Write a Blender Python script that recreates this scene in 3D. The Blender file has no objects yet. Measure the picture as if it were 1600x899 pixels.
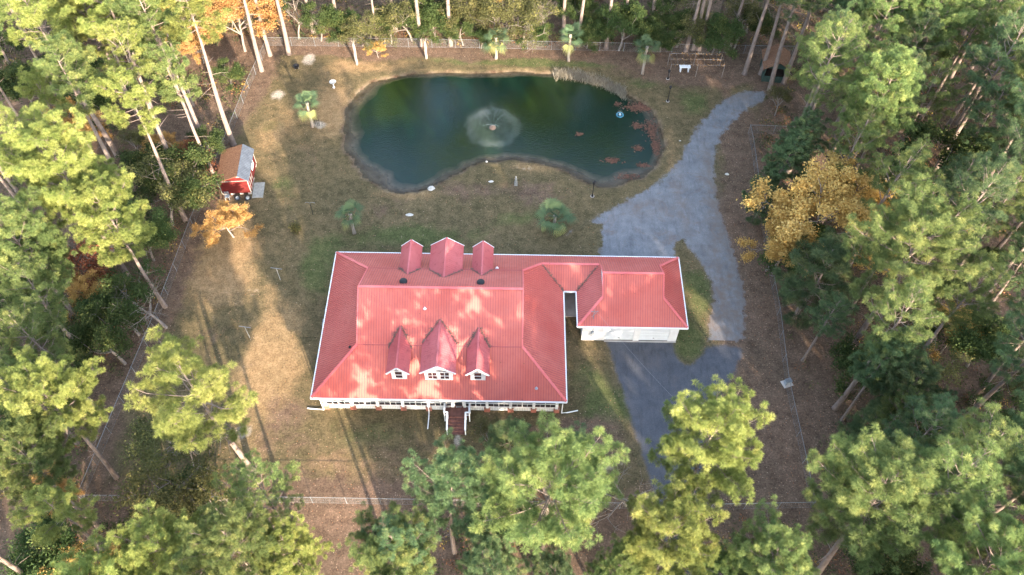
import bpy, math, random
import numpy as np
from mathutils import Vector, Matrix

rad = math.radians
sc = bpy.context.scene
COL = sc.collection

# ------------------------------------------------------------------ camera, sky, sun, exposure
CAM_H = 70.0; FOC = 1290.0; PITCH = rad(54.2); ROLL = rad(0.9)
cam_d = bpy.data.cameras.new('camera'); cam = bpy.data.objects.new('camera', cam_d); COL.objects.link(cam)
cam_d.sensor_width = 36.0; cam_d.lens = 36.0 * FOC / 1600.0
cam_d.clip_start = 0.5; cam_d.clip_end = 3000
cam.matrix_world = (Matrix.Translation((0, 0, CAM_H)) @ Matrix.Rotation(rad(90) - PITCH, 4, 'X') @ Matrix.Rotation(ROLL, 4, 'Z'))
sc.camera = cam

SUN_EL = rad(16.9); SUN_AZ = (0.425, -0.905)          # horizontal direction towards the sun
world = bpy.data.worlds.new('World'); sc.world = world; world.use_nodes = True
wn = world.node_tree.nodes; wl = world.node_tree.links
bg = wn['Background']; sky = wn.new('ShaderNodeTexSky'); sky.sky_type = 'NISHITA'; sky.sun_disc = False
sky.sun_elevation = SUN_EL; sky.sun_rotation = math.atan2(SUN_AZ[0], SUN_AZ[1]); sky.air_density = 1.0; sky.dust_density = 1.5; sky.ozone_density = 1.0
gc = wn.new('ShaderNodeTexCoord'); cn = wn.new('ShaderNodeTexNoise'); cn.inputs['Scale'].default_value = 7.0; cn.inputs['Detail'].default_value = 5; cn.inputs['Roughness'].default_value = 0.55
cr = wn.new('ShaderNodeValToRGB'); cr.color_ramp.elements[0].position = 0.50; cr.color_ramp.elements[1].position = 0.62
ch_ = wn.new('ShaderNodeHueSaturation'); ch_.inputs['Saturation'].default_value = 0.45; ch_.inputs['Value'].default_value = 2.3; cm = wn.new('ShaderNodeMix'); cm.data_type = 'RGBA'
wl.new(gc.outputs['Generated'], cn.inputs['Vector']); wl.new(cn.outputs['Fac'], cr.inputs[0]); wl.new(cr.outputs[0], cm.inputs[0]); wl.new(sky.outputs[0], ch_.inputs['Color'])
wl.new(sky.outputs[0], cm.inputs[6]); wl.new(ch_.outputs[0], cm.inputs[7]); wl.new(cm.outputs[2], bg.inputs[0])
bg.inputs[1].default_value = 0.15
sun_d = bpy.data.lights.new('sun', 'SUN'); sun = bpy.data.objects.new('sun', sun_d); COL.objects.link(sun)
sun_d.energy = 3.8; sun_d.angle = rad(0.8); sun_d.color = (1.0, 0.83, 0.64)
sv = Vector((SUN_AZ[0] * math.cos(SUN_EL), SUN_AZ[1] * math.cos(SUN_EL), math.sin(SUN_EL)))
sun.rotation_euler = sv.to_track_quat('Z', 'Y').to_euler(); sun.location = (40, -80, 60)
sc.view_settings.view_transform = 'Standard'; sc.view_settings.look = 'None'
sc.view_settings.exposure = 2.7; sc.view_settings.gamma = 1.0; sc.view_settings.use_curve_mapping = False
sc.cycles.max_bounces = 6; sc.cycles.diffuse_bounces = 3; sc.cycles.transparent_max_bounces = 12

# ------------------------------------------------------------------ helpers
def G(px, py, h=0.0):
    """ground (or height h) point that the photograph shows at a pixel"""
    u = (px - 800) / FOC; v = (py - 449.5) / FOC
    c, s = math.cos(ROLL), math.sin(ROLL)
    u2 = u * c - v * s; v2 = u * s + v * c
    d = (u2, math.cos(PITCH) - v2 * math.sin(PITCH), -math.sin(PITCH) - v2 * math.cos(PITCH))
    t = (h - CAM_H) / d[2]
    return (d[0] * t, d[1] * t, h)
def PX(x, y, z):
    z -= CAM_H; f = y * math.cos(PITCH) - z * math.sin(PITCH); dn = -y * math.sin(PITCH) - z * math.cos(PITCH)
    u2, v2 = x / f, dn / f; c, s = math.cos(ROLL), math.sin(ROLL)
    return 800 + FOC * (u2 * c + v2 * s), 449.5 + FOC * (-u2 * s + v2 * c)

def empty(name, loc, rz=0.0):
    o = bpy.data.objects.new(name, None); COL.objects.link(o)
    o.location = loc; o.rotation_euler = (0, 0, rz); o.empty_display_size = 0.3
    return o
def tag(o, label=None, cat=None, group=None, kind=None):
    if label: o['label'] = label
    if cat: o['category'] = cat
    if group: o['group'] = group
    if kind: o['kind'] = kind
    return o

class MB:
    def __init__(s): s.v = []; s.f = []
    def add(s, vs, fs):
        n = len(s.v); s.v += [tuple(p) for p in vs]; s.f += [tuple(i + n for i in f) for f in fs]; return s
    def box(s, x0, x1, y0, y1, z0, z1):
        return s.add([(x0,y0,z0),(x1,y0,z0),(x1,y1,z0),(x0,y1,z0),(x0,y0,z1),(x1,y0,z1),(x1,y1,z1),(x0,y1,z1)],
                     [(0,3,2,1),(4,5,6,7),(0,1,5,4),(1,2,6,5),(2,3,7,6),(3,0,4,7)])
    def bar(s, a, b, w, h=None, up=(0, 0, 1)):
        """box section w x h running from a to b"""
        h = h or w; a = Vector(a); b = Vector(b); d = (b - a).normalized(); upv = Vector(up)
        if abs(d.dot(upv)) > 0.98: upv = Vector((0, 1, 0))
        r = d.cross(upv).normalized(); u = r.cross(d).normalized()
        vs = []
        for p in (a, b):
            for (i, j) in ((-1,-1),(1,-1),(1,1),(-1,1)): vs.append(p + r * (w / 2 * i) + u * (h / 2 * j))
        return s.add(vs, [(0,1,2,3),(7,6,5,4),(0,4,5,1),(1,5,6,2),(2,6,7,3),(3,7,4,0)])
    def tube(s, pts, rs, n=6, cap=True):
        pts = [Vector(p) for p in pts]
        if not hasattr(rs, '__len__'): rs = [rs] * len(pts)
        vs = []; fs = []
        for i, p in enumerate(pts):
            d = (pts[min(i + 1, len(pts) - 1)] - pts[max(i - 1, 0)])
            d = d.normalized() if d.length > 1e-9 else Vector((0, 0, 1))
            u = Vector((1, 0, 0)) if abs(d.x) < 0.8 else Vector((0, 1, 0))
            r = d.cross(u).normalized(); w = d.cross(r).normalized()
            for k in range(n):
                a = 2 * math.pi * k / n; vs.append(p + (r * math.cos(a) + w * math.sin(a)) * rs[i])
        for i in range(len(pts) - 1):
            for k in range(n):
                fs.append((i * n + k, i * n + (k + 1) % n, (i + 1) * n + (k + 1) % n, (i + 1) * n + k))
        if cap: fs.append(tuple(range(n))[::-1]); fs.append(tuple((len(pts) - 1) * n + k for k in range(n)))
        return s.add(vs, fs)
    def lathe(s, prof, c=(0, 0, 0), n=16):
        vs = []; fs = []
        for (r, z) in prof:
            for k in range(n):
                a = 2 * math.pi * k / n; vs.append((c[0] + r * math.cos(a), c[1] + r * math.sin(a), c[2] + z))
        for i in range(len(prof) - 1):
            for k in range(n): fs.append((i*n+k, i*n+(k+1)%n, (i+1)*n+(k+1)%n, (i+1)*n+k))
        return s.add(vs, fs)
    def build(s, name, mat, parent=None, smooth=False):
        me = bpy.data.meshes.new(name); me.from_pydata(s.v, [], s.f); me.update()
        me.materials.append(mat)
        if smooth: me.polygons.foreach_set('use_smooth', [True] * len(me.polygons))
        o = bpy.data.objects.new(name, me); COL.objects.link(o)
        if parent: o.parent = parent
        return o

def np_mesh(name, V, F, mat, attrs=None, cols=None, smooth=False):
    """V (n,3); F (m,k) one polygon size"""
    me = bpy.data.meshes.new(name); k = F.shape[1]
    me.vertices.add(len(V)); me.vertices.foreach_set('co', np.ascontiguousarray(V, dtype=np.float32).ravel())
    me.loops.add(F.size); me.loops.foreach_set('vertex_index', np.ascontiguousarray(F, dtype=np.int32).ravel())
    me.polygons.add(len(F)); me.polygons.foreach_set('loop_start', np.arange(0, F.size, k, dtype=np.int32))
    me.update(calc_edges=True); me.validate()
    for an, arr in (attrs or {}).items():
        a = me.attributes.new(an, 'FLOAT', 'POINT'); a.data.foreach_set('value', np.asarray(arr, dtype=np.float32))
    for an, arr in (cols or {}).items():
        a = me.attributes.new(an, 'FLOAT_COLOR', 'POINT')
        c4 = np.ones((len(V), 4), dtype=np.float32); c4[:, :3] = arr; a.data.foreach_set('color', c4.ravel())
    if mat: me.materials.append(mat)
    if smooth: me.polygons.foreach_set('use_smooth', [True] * len(me.polygons))
    return me
def link(name, me, parent=None):
    o = bpy.data.objects.new(name, me); COL.objects.link(o)
    if parent: o.parent = parent
    return o

# ------------------------------------------------------------------ materials
class NT:
    """small node helper"""
    def __init__(s, name):
        s.m = bpy.data.materials.new(name); s.m.use_nodes = True; s.t = s.m.node_tree
        s.b = s.t.nodes['Principled BSDF']; s.out = s.t.nodes['Material Output']
    def n(s, typ, **kw):
        nd = s.t.nodes.new('ShaderNode' + typ)
        for k, v in kw.items(): setattr(nd, k, v)
        return nd
    def l(s, a, b): s.t.links.new(a, b)
    def coord(s, kind='Object', scale=None):
        tc = s.n('TexCoord').outputs[kind]
        if scale is None: return tc
        mp = s.n('Mapping'); mp.inputs['Scale'].default_value = scale; s.l(tc, mp.inputs[0]); return mp.outputs[0]
    def noise(s, scale, detail=4, rough=0.55, vec=None, dist=0.0):
        nd = s.n('TexNoise'); nd.inputs['Scale'].default_value = scale; nd.inputs['Detail'].default_value = detail
        nd.inputs['Roughness'].default_value = rough; nd.inputs['Distortion'].default_value = dist
        if vec: s.l(vec, nd.inputs['Vector'])
        return nd.outputs['Fac']
    def vor(s, scale, vec=None, out='Distance', rnd=1.0):
        nd = s.n('TexVoronoi'); nd.inputs['Scale'].default_value = scale; nd.inputs['Randomness'].default_value = rnd
        if vec: s.l(vec, nd.inputs['Vector'])
        return nd.outputs[out]
    def ramp(s, fac, a, b, ca=(0,0,0), cb=(1,1,1)):
        r = s.n('ValToRGB'); e = r.color_ramp.elements
        e[0].position = a; e[1].position = b; e[0].color = (*ca, 1) ; e[1].color = (*cb, 1); s.l(fac, r.inputs[0]); return r.outputs[0]
    def math(s, op, a, b=None, clamp=False):
        m = s.n('Math', operation=op, use_clamp=clamp)
        for i, v in enumerate((a, b)):
            if v is None: continue
            if isinstance(v, (int, float)): m.inputs[i].default_value = v
            else: s.l(v, m.inputs[i])
        return m.outputs[0]
    def mix(s, fac, a, b, blend='MIX'):
        m = s.n('Mix', data_type='RGBA', blend_type=blend)
        for i, v in ((0, fac), (6, a), (7, b)):
            if isinstance(v, (int, float)): m.inputs[i].default_value = v
            elif isinstance(v, tuple): m.inputs[i].default_value = (*v, 1)
            else: s.l(v, m.inputs[i])
        return m.outputs[2]
    def attr(s, name, out='Fac'):
        a = s.n('Attribute'); a.attribute_name = name; return a.outputs[out]
    def bump(s, h, strength=0.3, dist=0.05):
        b = s.n('Bump'); b.inputs['Strength'].default_value = strength; b.inputs['Distance'].default_value = dist
        s.l(h, b.inputs['Height']); s.l(b.outputs[0], s.b.inputs['Normal'])
    def fin(s, col=None, rough=0.8, spec=0.3, metal=0.0):
        if col is not None:
            if isinstance(col, tuple): s.b.inputs['Base Color'].default_value = (*col, 1)
            else: s.l(col, s.b.inputs['Base Color'])
        if isinstance(rough, (int, float)): s.b.inputs['Roughness'].default_value = rough
        else: s.l(rough, s.b.inputs['Roughness'])
        s.b.inputs['Specular IOR Level'].default_value = spec; s.b.inputs['Metallic'].default_value = metal
        return s.m

def plain(name, col, rough=0.7, var=0.25, scale=3.0, spec=0.3, metal=0.0, bump=0.0):
    t = NT(name); f = t.noise(scale, 5, 0.6, t.coord())
    c = t.mix(t.ramp(f, 0.3, 0.75), tuple(x * (1 - var) for x in col), tuple(min(1, x * (1 + var)) for x in col))
    if bump: t.bump(f, bump, 0.02)
    return t.fin(c, rough, spec, metal)

M = {}
M['white'] = plain('white_paint', (0.74, 0.75, 0.76), 0.55, 0.10, 1.5)
M['white_door'] = plain('white_garage_door', (0.66, 0.70, 0.74), 0.5, 0.10, 0.8)
M['brick'] = None
M['glass'] = plain('dark_glass', (0.025, 0.03, 0.04), 0.12, 0.3, 0.6, 0.5)
M['screen'] = plain('porch_screen', (0.016, 0.018, 0.024), 0.5, 0.5, 0.9, 0.25)
M['black'] = plain('black_metal', (0.012, 0.012, 0.014), 0.45, 0.2)
M['rubber'] = plain('rubber', (0.02, 0.02, 0.022), 0.8, 0.3)
M['galv'] = plain('galvanised_steel', (0.21, 0.222, 0.235), 0.45, 0.15, 4, 0.5, 0.4)
M['wire'] = plain('fence_wire', (0.20, 0.21, 0.22), 0.6, 0.15)
M['grey'] = plain('grey_plastic', (0.30, 0.33, 0.36), 0.6, 0.15)
M['concrete'] = plain('concrete', (0.42, 0.38, 0.35), 0.9, 0.2, 1.2, 0.2)
M['darkwood'] = plain('dark_treated_wood', (0.055, 0.036, 0.026), 0.85, 0.3, 2.0)
M['red_wall'] = plain('red_painted_boards', (0.105, 0.011, 0.010), 0.85, 0.25, 1.2)
M['green_wall'] = plain('dark_green_boards', (0.03, 0.055, 0.045), 0.8, 0.25, 1.2)
M['stone'] = plain('pale_stone', (0.5, 0.47, 0.42), 0.9, 0.25, 2.0, bump=0.4)
M['cast'] = plain('weathered_cast_stone', (0.26, 0.26, 0.24), 0.9, 0.3, 5.0)
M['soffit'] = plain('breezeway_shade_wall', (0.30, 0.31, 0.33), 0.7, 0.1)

t = NT('brick'); br = t.n('TexBrick'); br.inputs['Scale'].default_value = 4.0
br.inputs['Color1'].default_value = (0.30, 0.10, 0.07, 1); br.inputs['Color2'].default_value = (0.22, 0.075, 0.055, 1); br.inputs['Mortar'].default_value = (0.3, 0.26, 0.22, 1)
t.l(t.coord(), br.inputs['Vector']); M['brick'] = t.fin(br.outputs[0], 0.9)

t = NT('lattice'); cv = t.coord('Object', (1, 1, 1))
mp = t.n('Mapping'); mp.inputs['Rotation'].default_value = (0, rad(45), 0); t.l(cv, mp.inputs[0])
ck = t.n('TexChecker'); ck.inputs['Scale'].default_value = 9.0; ck.inputs['Color1'].default_value = (0.72, 0.73, 0.74, 1); ck.inputs['Color2'].default_value = (0.40, 0.40, 0.42, 1)
t.l(mp.outputs[0], ck.inputs[0]); M['lattice'] = t.fin(ck.outputs[0], 0.7)

t = NT('deck_boards'); cv = t.coord('Object', (1, 1, 1)); w = t.n('TexWave'); w.bands_direction = 'X'; w.inputs['Scale'].default_value = 3.4; t.l(cv, w.inputs[0])
f = t.noise(2.5, 4, 0.6, cv); c = t.mix(t.ramp(f, 0.3, 0.7), (0.11, 0.045, 0.035), (0.22, 0.10, 0.08))
c = t.mix(t.ramp(w.outputs['Fac'], 0.0, 0.15, (1,1,1), (0,0,0)), c, (0.03, 0.015, 0.012)); M['deck'] = t.fin(c, 0.75)

def metal_roof(name, base, faded, dark, stain=0.35):
    t = NT(name); cv = t.coord('Object')
    n1 = t.noise(0.22, 4, 0.6, cv); n2 = t.noise(2.2, 5, 0.65, cv); n3 = t.noise(14, 3, 0.6, cv)
    c = t.mix(t.ramp(n1, 0.35, 0.68), base, faded)
    c = t.mix(t.math('MULTIPLY', t.ramp(n2, 0.55, 0.8), stain), c, dark)
    c = t.mix(t.math('MULTIPLY', t.ramp(n3, 0.62, 0.72), 0.22), c, tuple(min(1, x * 1.35) for x in faded))
    st = t.noise(1.0, 4, 0.6, t.coord('Object', (3.2, 0.35, 0.35))); st2 = t.noise(0.5, 3, 0.5, cv)
    c = t.mix(t.math('MULTIPLY', t.ramp(st, 0.5, 0.75), 0.28), c, tuple(min(1, x * 0.62 + 0.02) for x in base))
    sp = t.vor(1.1, cv, 'Distance'); c = t.mix(t.math('MULTIPLY', t.math('LESS_THAN', sp, 0.055), 0.7), c, (0.16, 0.08, 0.05))
    t.bump(n2, 0.05, 0.01)
    return t.fin(c, t.ramp(n2, 0.3, 0.7, (0.45,)*3, (0.62,)*3), 0.25)
M['roof'] = metal_roof('red_metal_roof', (0.45, 0.098, 0.074), (0.51, 0.145, 0.112), (0.30, 0.060, 0.055))
M['rib'] = metal_roof('red_metal_rib_shadow', (0.30, 0.066, 0.066), (0.35, 0.092, 0.092), (0.2, 0.04, 0.042), 0.2)  # darker than the sheets: shadow lines of the ribs put into the colour
M['cap'] = metal_roof('red_metal_cap', (0.55, 0.11, 0.105), (0.62, 0.16, 0.15), (0.3, 0.05, 0.05), 0.2)
M['dormer_roof'] = metal_roof('red_metal_dormer_roof', (0.38, 0.080, 0.080), (0.45, 0.125, 0.125), (0.17, 0.035, 0.04), 0.75)
t = NT('ribbed_grey_metal'); cv = t.coord('Object'); n1 = t.noise(1.3, 4, 0.6, cv)
M['grey_metal'] = t.fin(t.mix(t.ramp(n1, 0.3, 0.7), (0.06, 0.07, 0.09), (0.105, 0.125, 0.155)), 0.6, 0.2, 0.0)

# --- ground colour (shared by the ground, the drive and the asphalt edges)
def ground_color(t):
    cv = t.coord('Object')
    lit, grn, bare, tan = t.attr('litter'), t.attr('green'), t.attr('bare'), t.attr('tan')
    n_big = t.noise(0.13, 3, 0.6, cv); n_mid = t.noise(0.9, 5, 0.65, cv); n_fin = t.noise(6.0, 6, 0.75, cv); n_pat = t.noise(0.35, 6, 0.7, cv, 0.6)
    n_spk = t.noise(17, 2, 0.6, cv)
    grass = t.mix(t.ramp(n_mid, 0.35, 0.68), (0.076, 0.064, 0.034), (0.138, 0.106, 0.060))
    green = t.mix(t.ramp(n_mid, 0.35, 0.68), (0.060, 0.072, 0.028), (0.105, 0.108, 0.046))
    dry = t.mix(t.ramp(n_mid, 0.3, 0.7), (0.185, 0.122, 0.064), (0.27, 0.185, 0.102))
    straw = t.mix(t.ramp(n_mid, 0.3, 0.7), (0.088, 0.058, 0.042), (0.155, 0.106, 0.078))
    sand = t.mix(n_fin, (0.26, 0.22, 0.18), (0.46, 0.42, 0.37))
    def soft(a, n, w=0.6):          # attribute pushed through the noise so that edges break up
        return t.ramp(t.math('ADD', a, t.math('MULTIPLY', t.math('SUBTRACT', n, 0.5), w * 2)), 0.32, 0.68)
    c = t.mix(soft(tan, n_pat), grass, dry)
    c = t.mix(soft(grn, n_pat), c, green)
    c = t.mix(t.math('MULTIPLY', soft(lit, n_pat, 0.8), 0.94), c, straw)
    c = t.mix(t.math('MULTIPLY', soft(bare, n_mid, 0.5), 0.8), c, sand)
    c = t.mix(0.85, c, t.ramp(n_fin, 0.3, 0.72, (0.35, 0.35, 0.35), (1.7, 1.7, 1.7)), 'MULTIPLY')
    c = t.mix(0.7, c, t.ramp(n_big, 0.3, 0.7, (0.75, 0.78, 0.75), (1.25, 1.18, 1.15)), 'MULTIPLY')
    n_m2 = t.noise(1.7, 8, 0.8, cv, 0.4); c = t.mix(0.9, c, t.ramp(n_m2, 0.32, 0.68, (0.66, 0.68, 0.66), (1.30, 1.26, 1.22)), 'MULTIPLY')
    # fallen leaves: pale, orange and dark flecks
    vd = t.vor(4.2, cv, 'Distance'); vc = t.vor(4.2, cv, 'Color')
    sep = t.n('SeparateColor'); t.l(vc, sep.inputs[0])
    leafc = t.mix(sep.outputs[0], (0.28, 0.11, 0.045), (0.36, 0.27, 0.20))
    dens = t.math('ADD', t.math('MULTIPLY', lit, 0.45), 0.16)
    on = t.math('MULTIPLY', t.math('LESS_THAN', vd, 0.20), t.math('LESS_THAN', sep.outputs[1], dens))
    c = t.mix(t.math('MULTIPLY', on, 0.75), c, leafc)
    c = t.mix(t.math('MULTIPLY', t.ramp(n_spk, 0.60, 0.68), 0.35), c, (0.035, 0.025, 0.016))
    return c, n_fin, n_mid

t = NT('lawn_and_forest_floor'); c, nf, nm = ground_color(t); t.l(t.attr('mud'), t.n('Math').inputs[0])
mud = t.mix(t.ramp(nm, 0.35, 0.65), t.mix(nf, (0.030, 0.017, 0.011), (0.10, 0.058, 0.038)), (0.17, 0.13, 0.09))
c = t.mix(t.attr('mud'), c, mud); t.bump(nf, 0.6, 0.06); M['ground'] = t.fin(c, 0.95, 0.1)

def paved(name, ca, cb, cleaf, leaf=0.3, edge_w=0.35):
    t = NT(name); g, nf, nm = ground_color(t); cv = t.coord('Object')
    n1 = t.noise(0.6, 9, 0.75, cv); n2 = t.noise(11, 5, 0.8, cv); n3 = t.noise(0.35, 9, 0.78, cv, 0.8); st = t.n('Mapping'); 
    c = t.mix(t.ramp(n1, 0.3, 0.72), ca, cb)
    c = t.mix(0.8, c, t.ramp(n2, 0.25, 0.8, (0.5, 0.5, 0.5), (1.5, 1.5, 1.5)), 'MULTIPLY')
    c = t.mix(t.math('MULTIPLY', t.ramp(n3, 0.52, 0.7), leaf), c, cleaf)
    rut = t.noise(0.9, 4, 0.7, t.coord('Object', (2.4, 0.5, 1)), 0.4); c = t.mix(t.math('MULTIPLY', t.ramp(rut, 0.5, 0.72), 0.45), c, tuple(x * 0.55 for x in ca)); c = t.mix(t.math('MULTIPLY', t.ramp(t.vor(5.5, cv, 'Distance'), 0.06, 0.10, (1,)*3, (0,)*3), 0.5), c, (0.26, 0.18, 0.12))
    wear = t.attr('worn'); c = t.mix(t.math('MULTIPLY', wear, t.ramp(nm, 0.3, 0.7)), c, (0.15, 0.115, 0.092))
    d = t.attr('inside')       # metres inside the edge
    e = t.ramp(t.math('ADD', d, t.math('ADD', t.math('MULTIPLY', t.math('SUBTRACT', nm, 0.5), edge_w * 2.6), t.math('MULTIPLY', t.math('SUBTRACT', n2, 0.5), 0.9))), 0.02, 0.42)
    c = t.mix(e, g, c); t.bump(n2, 0.5, 0.03)
    return t.fin(c, 0.9, 0.2)
M['gravel'] = paved('grey_gravel', (0.11, 0.115, 0.125), (0.22, 0.222, 0.235), (0.15, 0.105, 0.082), 0.85, 0.9)
M['asphalt'] = paved('asphalt', (0.060, 0.064, 0.076), (0.105, 0.108, 0.120), (0.12, 0.10, 0.088), 0.45, 0.35)

t = NT('pond_water'); cv = t.coord('Object')
dp = t.attr('depth'); n1 = t.noise(0.10, 3, 0.5, cv); n2 = t.noise(2.6, 3, 0.6, t.coord('Object', (1.0, 2.2, 1))); n3 = t.noise(0.06, 2, 0.5, cv)
deep = t.mix(t.ramp(n1, 0.40, 0.62), (0.003, 0.016, 0.010), (0.010, 0.021, 0.005))
nsh = t.noise(1.1, 6, 0.7, cv, 0.5); shal = t.mix(t.ramp(nsh, 0.35, 0.65), (0.050, 0.036, 0.024), (0.14, 0.110, 0.078))
c = t.mix(t.ramp(t.math('ADD', dp, t.math('MULTIPLY', t.math('SUBTRACT', n1, 0.5), 0.7)), 0.05, 0.95), shal, deep)
t.bump(n2, 0.8, 0.035); t.fin(c, 0.06, 0.5); t.b.inputs['IOR'].default_value = 1.42
tr = t.n('BsdfTransparent'); tr.inputs[0].default_value = (0.75, 0.8, 0.72, 1); mx = t.n('MixShader')
t.l(t.ramp(dp, 0.02, 0.55, (0.35,)*3, (1,)*3), mx.inputs[0]); t.l(tr.outputs[0], mx.inputs[1]); t.l(t.b.outputs[0], mx.inputs[2]); t.l(mx.outputs[0], t.out.inputs[0])
M['water'] = t.m

def foliage(name, ca, cb, ctip, trans=0.38, hue=0.012, use_rand=True):
    """ca..cb by clump tint, ctip the yellow end; per-tree variation from Object Info"""
    t = NT(name); tint = t.attr('tint'); oi = t.n('ObjectInfo')
    c = t.mix(t.ramp(tint, 0.1, 0.7), ca, cb); c = t.mix(t.ramp(tint, 0.68, 1.0), c, ctip)
    if use_rand:
        hs = t.n('HueSaturation'); t.l(c, hs.inputs['Color'])
        t.l(t.math('ADD', t.math('MULTIPLY', oi.outputs['Random'], hue * 2), 0.5 - hue), hs.inputs['Hue'])
        t.l(t.math('ADD', t.math('MULTIPLY', oi.outputs['Random'], 0.45), 0.78), hs.inputs['Value'])
        hs.inputs['Saturation'].default_value = 1.0; c = hs.outputs[0]
    t.fin(c, 0.75, 0.15)
    tl = t.n('BsdfTranslucent'); t.l(c, tl.inputs[0]); mx = t.n('MixShader'); mx.inputs[0].default_value = trans
    t.l(t.b.outputs[0], mx.inputs[1]); t.l(tl.outputs[0], mx.inputs[2]); t.l(mx.outputs[0], t.out.inputs[0])
    return t.m
M['pine'] = foliage('pine_needles', (0.105, 0.155, 0.052), (0.190, 0.235, 0.076), (0.33, 0.35, 0.115))
M['pine_dark'] = foliage('dark_pine_needles', (0.068, 0.112, 0.054), (0.125, 0.180, 0.075), (0.23, 0.25, 0.10))
M['pine_yellow'] = foliage('yellow_green_pine_needles', (0.150, 0.190, 0.050), (0.260, 0.285, 0.080), (0.42, 0.42, 0.13))
M['leaf_green'] = foliage('broad_green_leaves', (0.035, 0.060, 0.020), (0.075, 0.105, 0.034), (0.16, 0.16, 0.05))
M['leaf_olive'] = foliage('olive_leaves', (0.07, 0.075, 0.030), (0.13, 0.13, 0.05), (0.24, 0.21, 0.07))
M['leaf_autumn'] = foliage('golden_leaves', (0.36, 0.20, 0.065), (0.54, 0.34, 0.12), (0.64, 0.44, 0.20), 0.4, 0.015)
M['leaf_red'] = foliage('russet_leaves', (0.16, 0.06, 0.03), (0.26, 0.11, 0.05), (0.34, 0.17, 0.08), 0.3, 0.015)
M['palm'] = foliage('palm_fronds', (0.07, 0.115, 0.06), (0.13, 0.19, 0.085), (0.34, 0.33, 0.11), 0.2, 0.01)
t = NT('undergrowth'); t.fin(t.attr('col', 'Color'), 0.85, 0.1); M['under'] = t.m

def bark(name, a, b):
    t = NT(name); cv = t.coord('Object', (1, 1, 0.35)); n = t.noise(6, 5, 0.7, cv); n2 = t.noise(0.8, 2, 0.5, cv)
    c = t.mix(t.ramp(n, 0.3, 0.7), a, b); c = t.mix(t.math('MULTIPLY', n2, 0.5), c, tuple(x * 1.25 for x in b)); t.bump(n, 0.5, 0.04); return t.fin(c, 0.95, 0.1)
M['bark'] = bark('pine_bark', (0.10, 0.075, 0.062), (0.24, 0.19, 0.165))
M['bark_grey'] = bark('grey_twigs', (0.12, 0.10, 0.088), (0.24, 0.205, 0.18))
M['bark_palm'] = bark('palm_trunk_fibre', (0.16, 0.13, 0.11), (0.30, 0.26, 0.22))

# ------------------------------------------------------------------ polygons on the ground
def W(pts): return np.array([G(*p)[:2] for p in pts])
def smooth_poly(P, n=2, closed=True):
    for _ in range(n):
        Q = np.roll(P, -1, axis=0); P = np.stack([0.75 * P + 0.25 * Q, 0.25 * P + 0.75 * Q], axis=1).reshape(-1, 2)
    return P
def sdf(X, Y, P):
    """signed distance, positive inside"""
    shp = X.shape; x = X.ravel(); y = Y.ravel(); d = np.full(x.shape, 1e9); ins = np.zeros(x.shape, bool)
    for i in range(len(P)):
        ax, ay = P[i]; bx, by = P[(i + 1) % len(P)]; ex, ey = bx - ax, by - ay; L = ex * ex + ey * ey + 1e-12
        tt = np.clip(((x - ax) * ex + (y - ay) * ey) / L, 0, 1)
        d = np.minimum(d, (x - ax - tt * ex) ** 2 + (y - ay - tt * ey) ** 2)
        c = (ay > y) != (by > y)
        if abs(ey) > 1e-12: ins ^= c & (x < ex * (y - ay) / ey + ax)
    d = np.sqrt(d); return np.where(ins, d, -d).reshape(shp)
POND = smooth_poly(W([(527,200),(535,165),(560,140),(600,125),(660,118),(760,113),(850,112),(920,118),(975,140),(1010,163),(1027,190),(1032,225),(1020,255),(990,275),(950,288),(920,286),(895,275),(870,262),(830,252),(780,250),(740,256),(710,275),(680,292),(650,303),(625,308),(590,301),(565,285),(545,262),(530,235)]))
rng = np.random.default_rng(7)
_c = POND.mean(0); POND = _c + (POND - _c) * np.array([1.012, 1.03])
_q = np.arange(len(POND)) * 2 * math.pi / len(POND); POND = POND + (0.16 * np.sin(_q * 17 + 1) + 0.12 * np.sin(_q * 31))[:, None] * (POND - _c) / np.linalg.norm(POND - _c, axis=1)[:, None] + rng.normal(0, 0.09, POND.shape)
YARD = W([(410,84),(1150,74),(1215,72),(1195,150),(1163,200),(1185,300),(1197,400),(1215,480),(1232,590),(1262,710),(1277,778),(500,795),(200,800),(250,515),(300,370),(345,250),(370,180)])
YARD[12] = (-37.3, 26.9)
GRAVEL = smooth_poly(np.vstack([[[3.5, 56]], [[8.6, 60.0]], W([(975,305),(1010,286),(1040,262),(1058,235),(1070,205),(1090,175),(1115,148),(1140,134),(1165,128),(1192,132),(1190,146),(1160,160),(1130,188),(1114,220),(1112,260),(1120,310),(1135,350),(1152,400),(1166,450),(1170,490),(1164,530),(1104,530),(1108,500),(1115,455),(1102,415),(1078,385),(1056,362)]), [[17.4, 54.5], [17.0, 51.0], [8.0, 50.9]], W([(934,400),(936,330)])]), 1)
GRAVEL = np.delete(GRAVEL, [0, 1], axis=0)
ASPH = smooth_poly(np.vstack([[[9.3, 44.4]], W([(949,532),(972,600),(1000,680),(1030,765),(1050,850),(1070,960),(1180,960),(1150,850),(1118,780),(1108,720),(1114,650),(1130,612),(1148,588),(1162,556),(1166,528),(1106,526),(1096,546),(1076,562),(1062,548),(1057,530)]), [[16.3, 44.4]]]), 1)

def noise2(X, Y, s, seed):
    r = np.random.default_rng(seed); out = np.zeros_like(X)
    for k in range(6):
        a = r.uniform(0, 6.28); f = s * r.uniform(0.6, 1.6); p = r.uniform(0, 6.28)
        out += np.sin(X * math.cos(a) * f + Y * math.sin(a) * f + p)
    return out / 6

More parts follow.
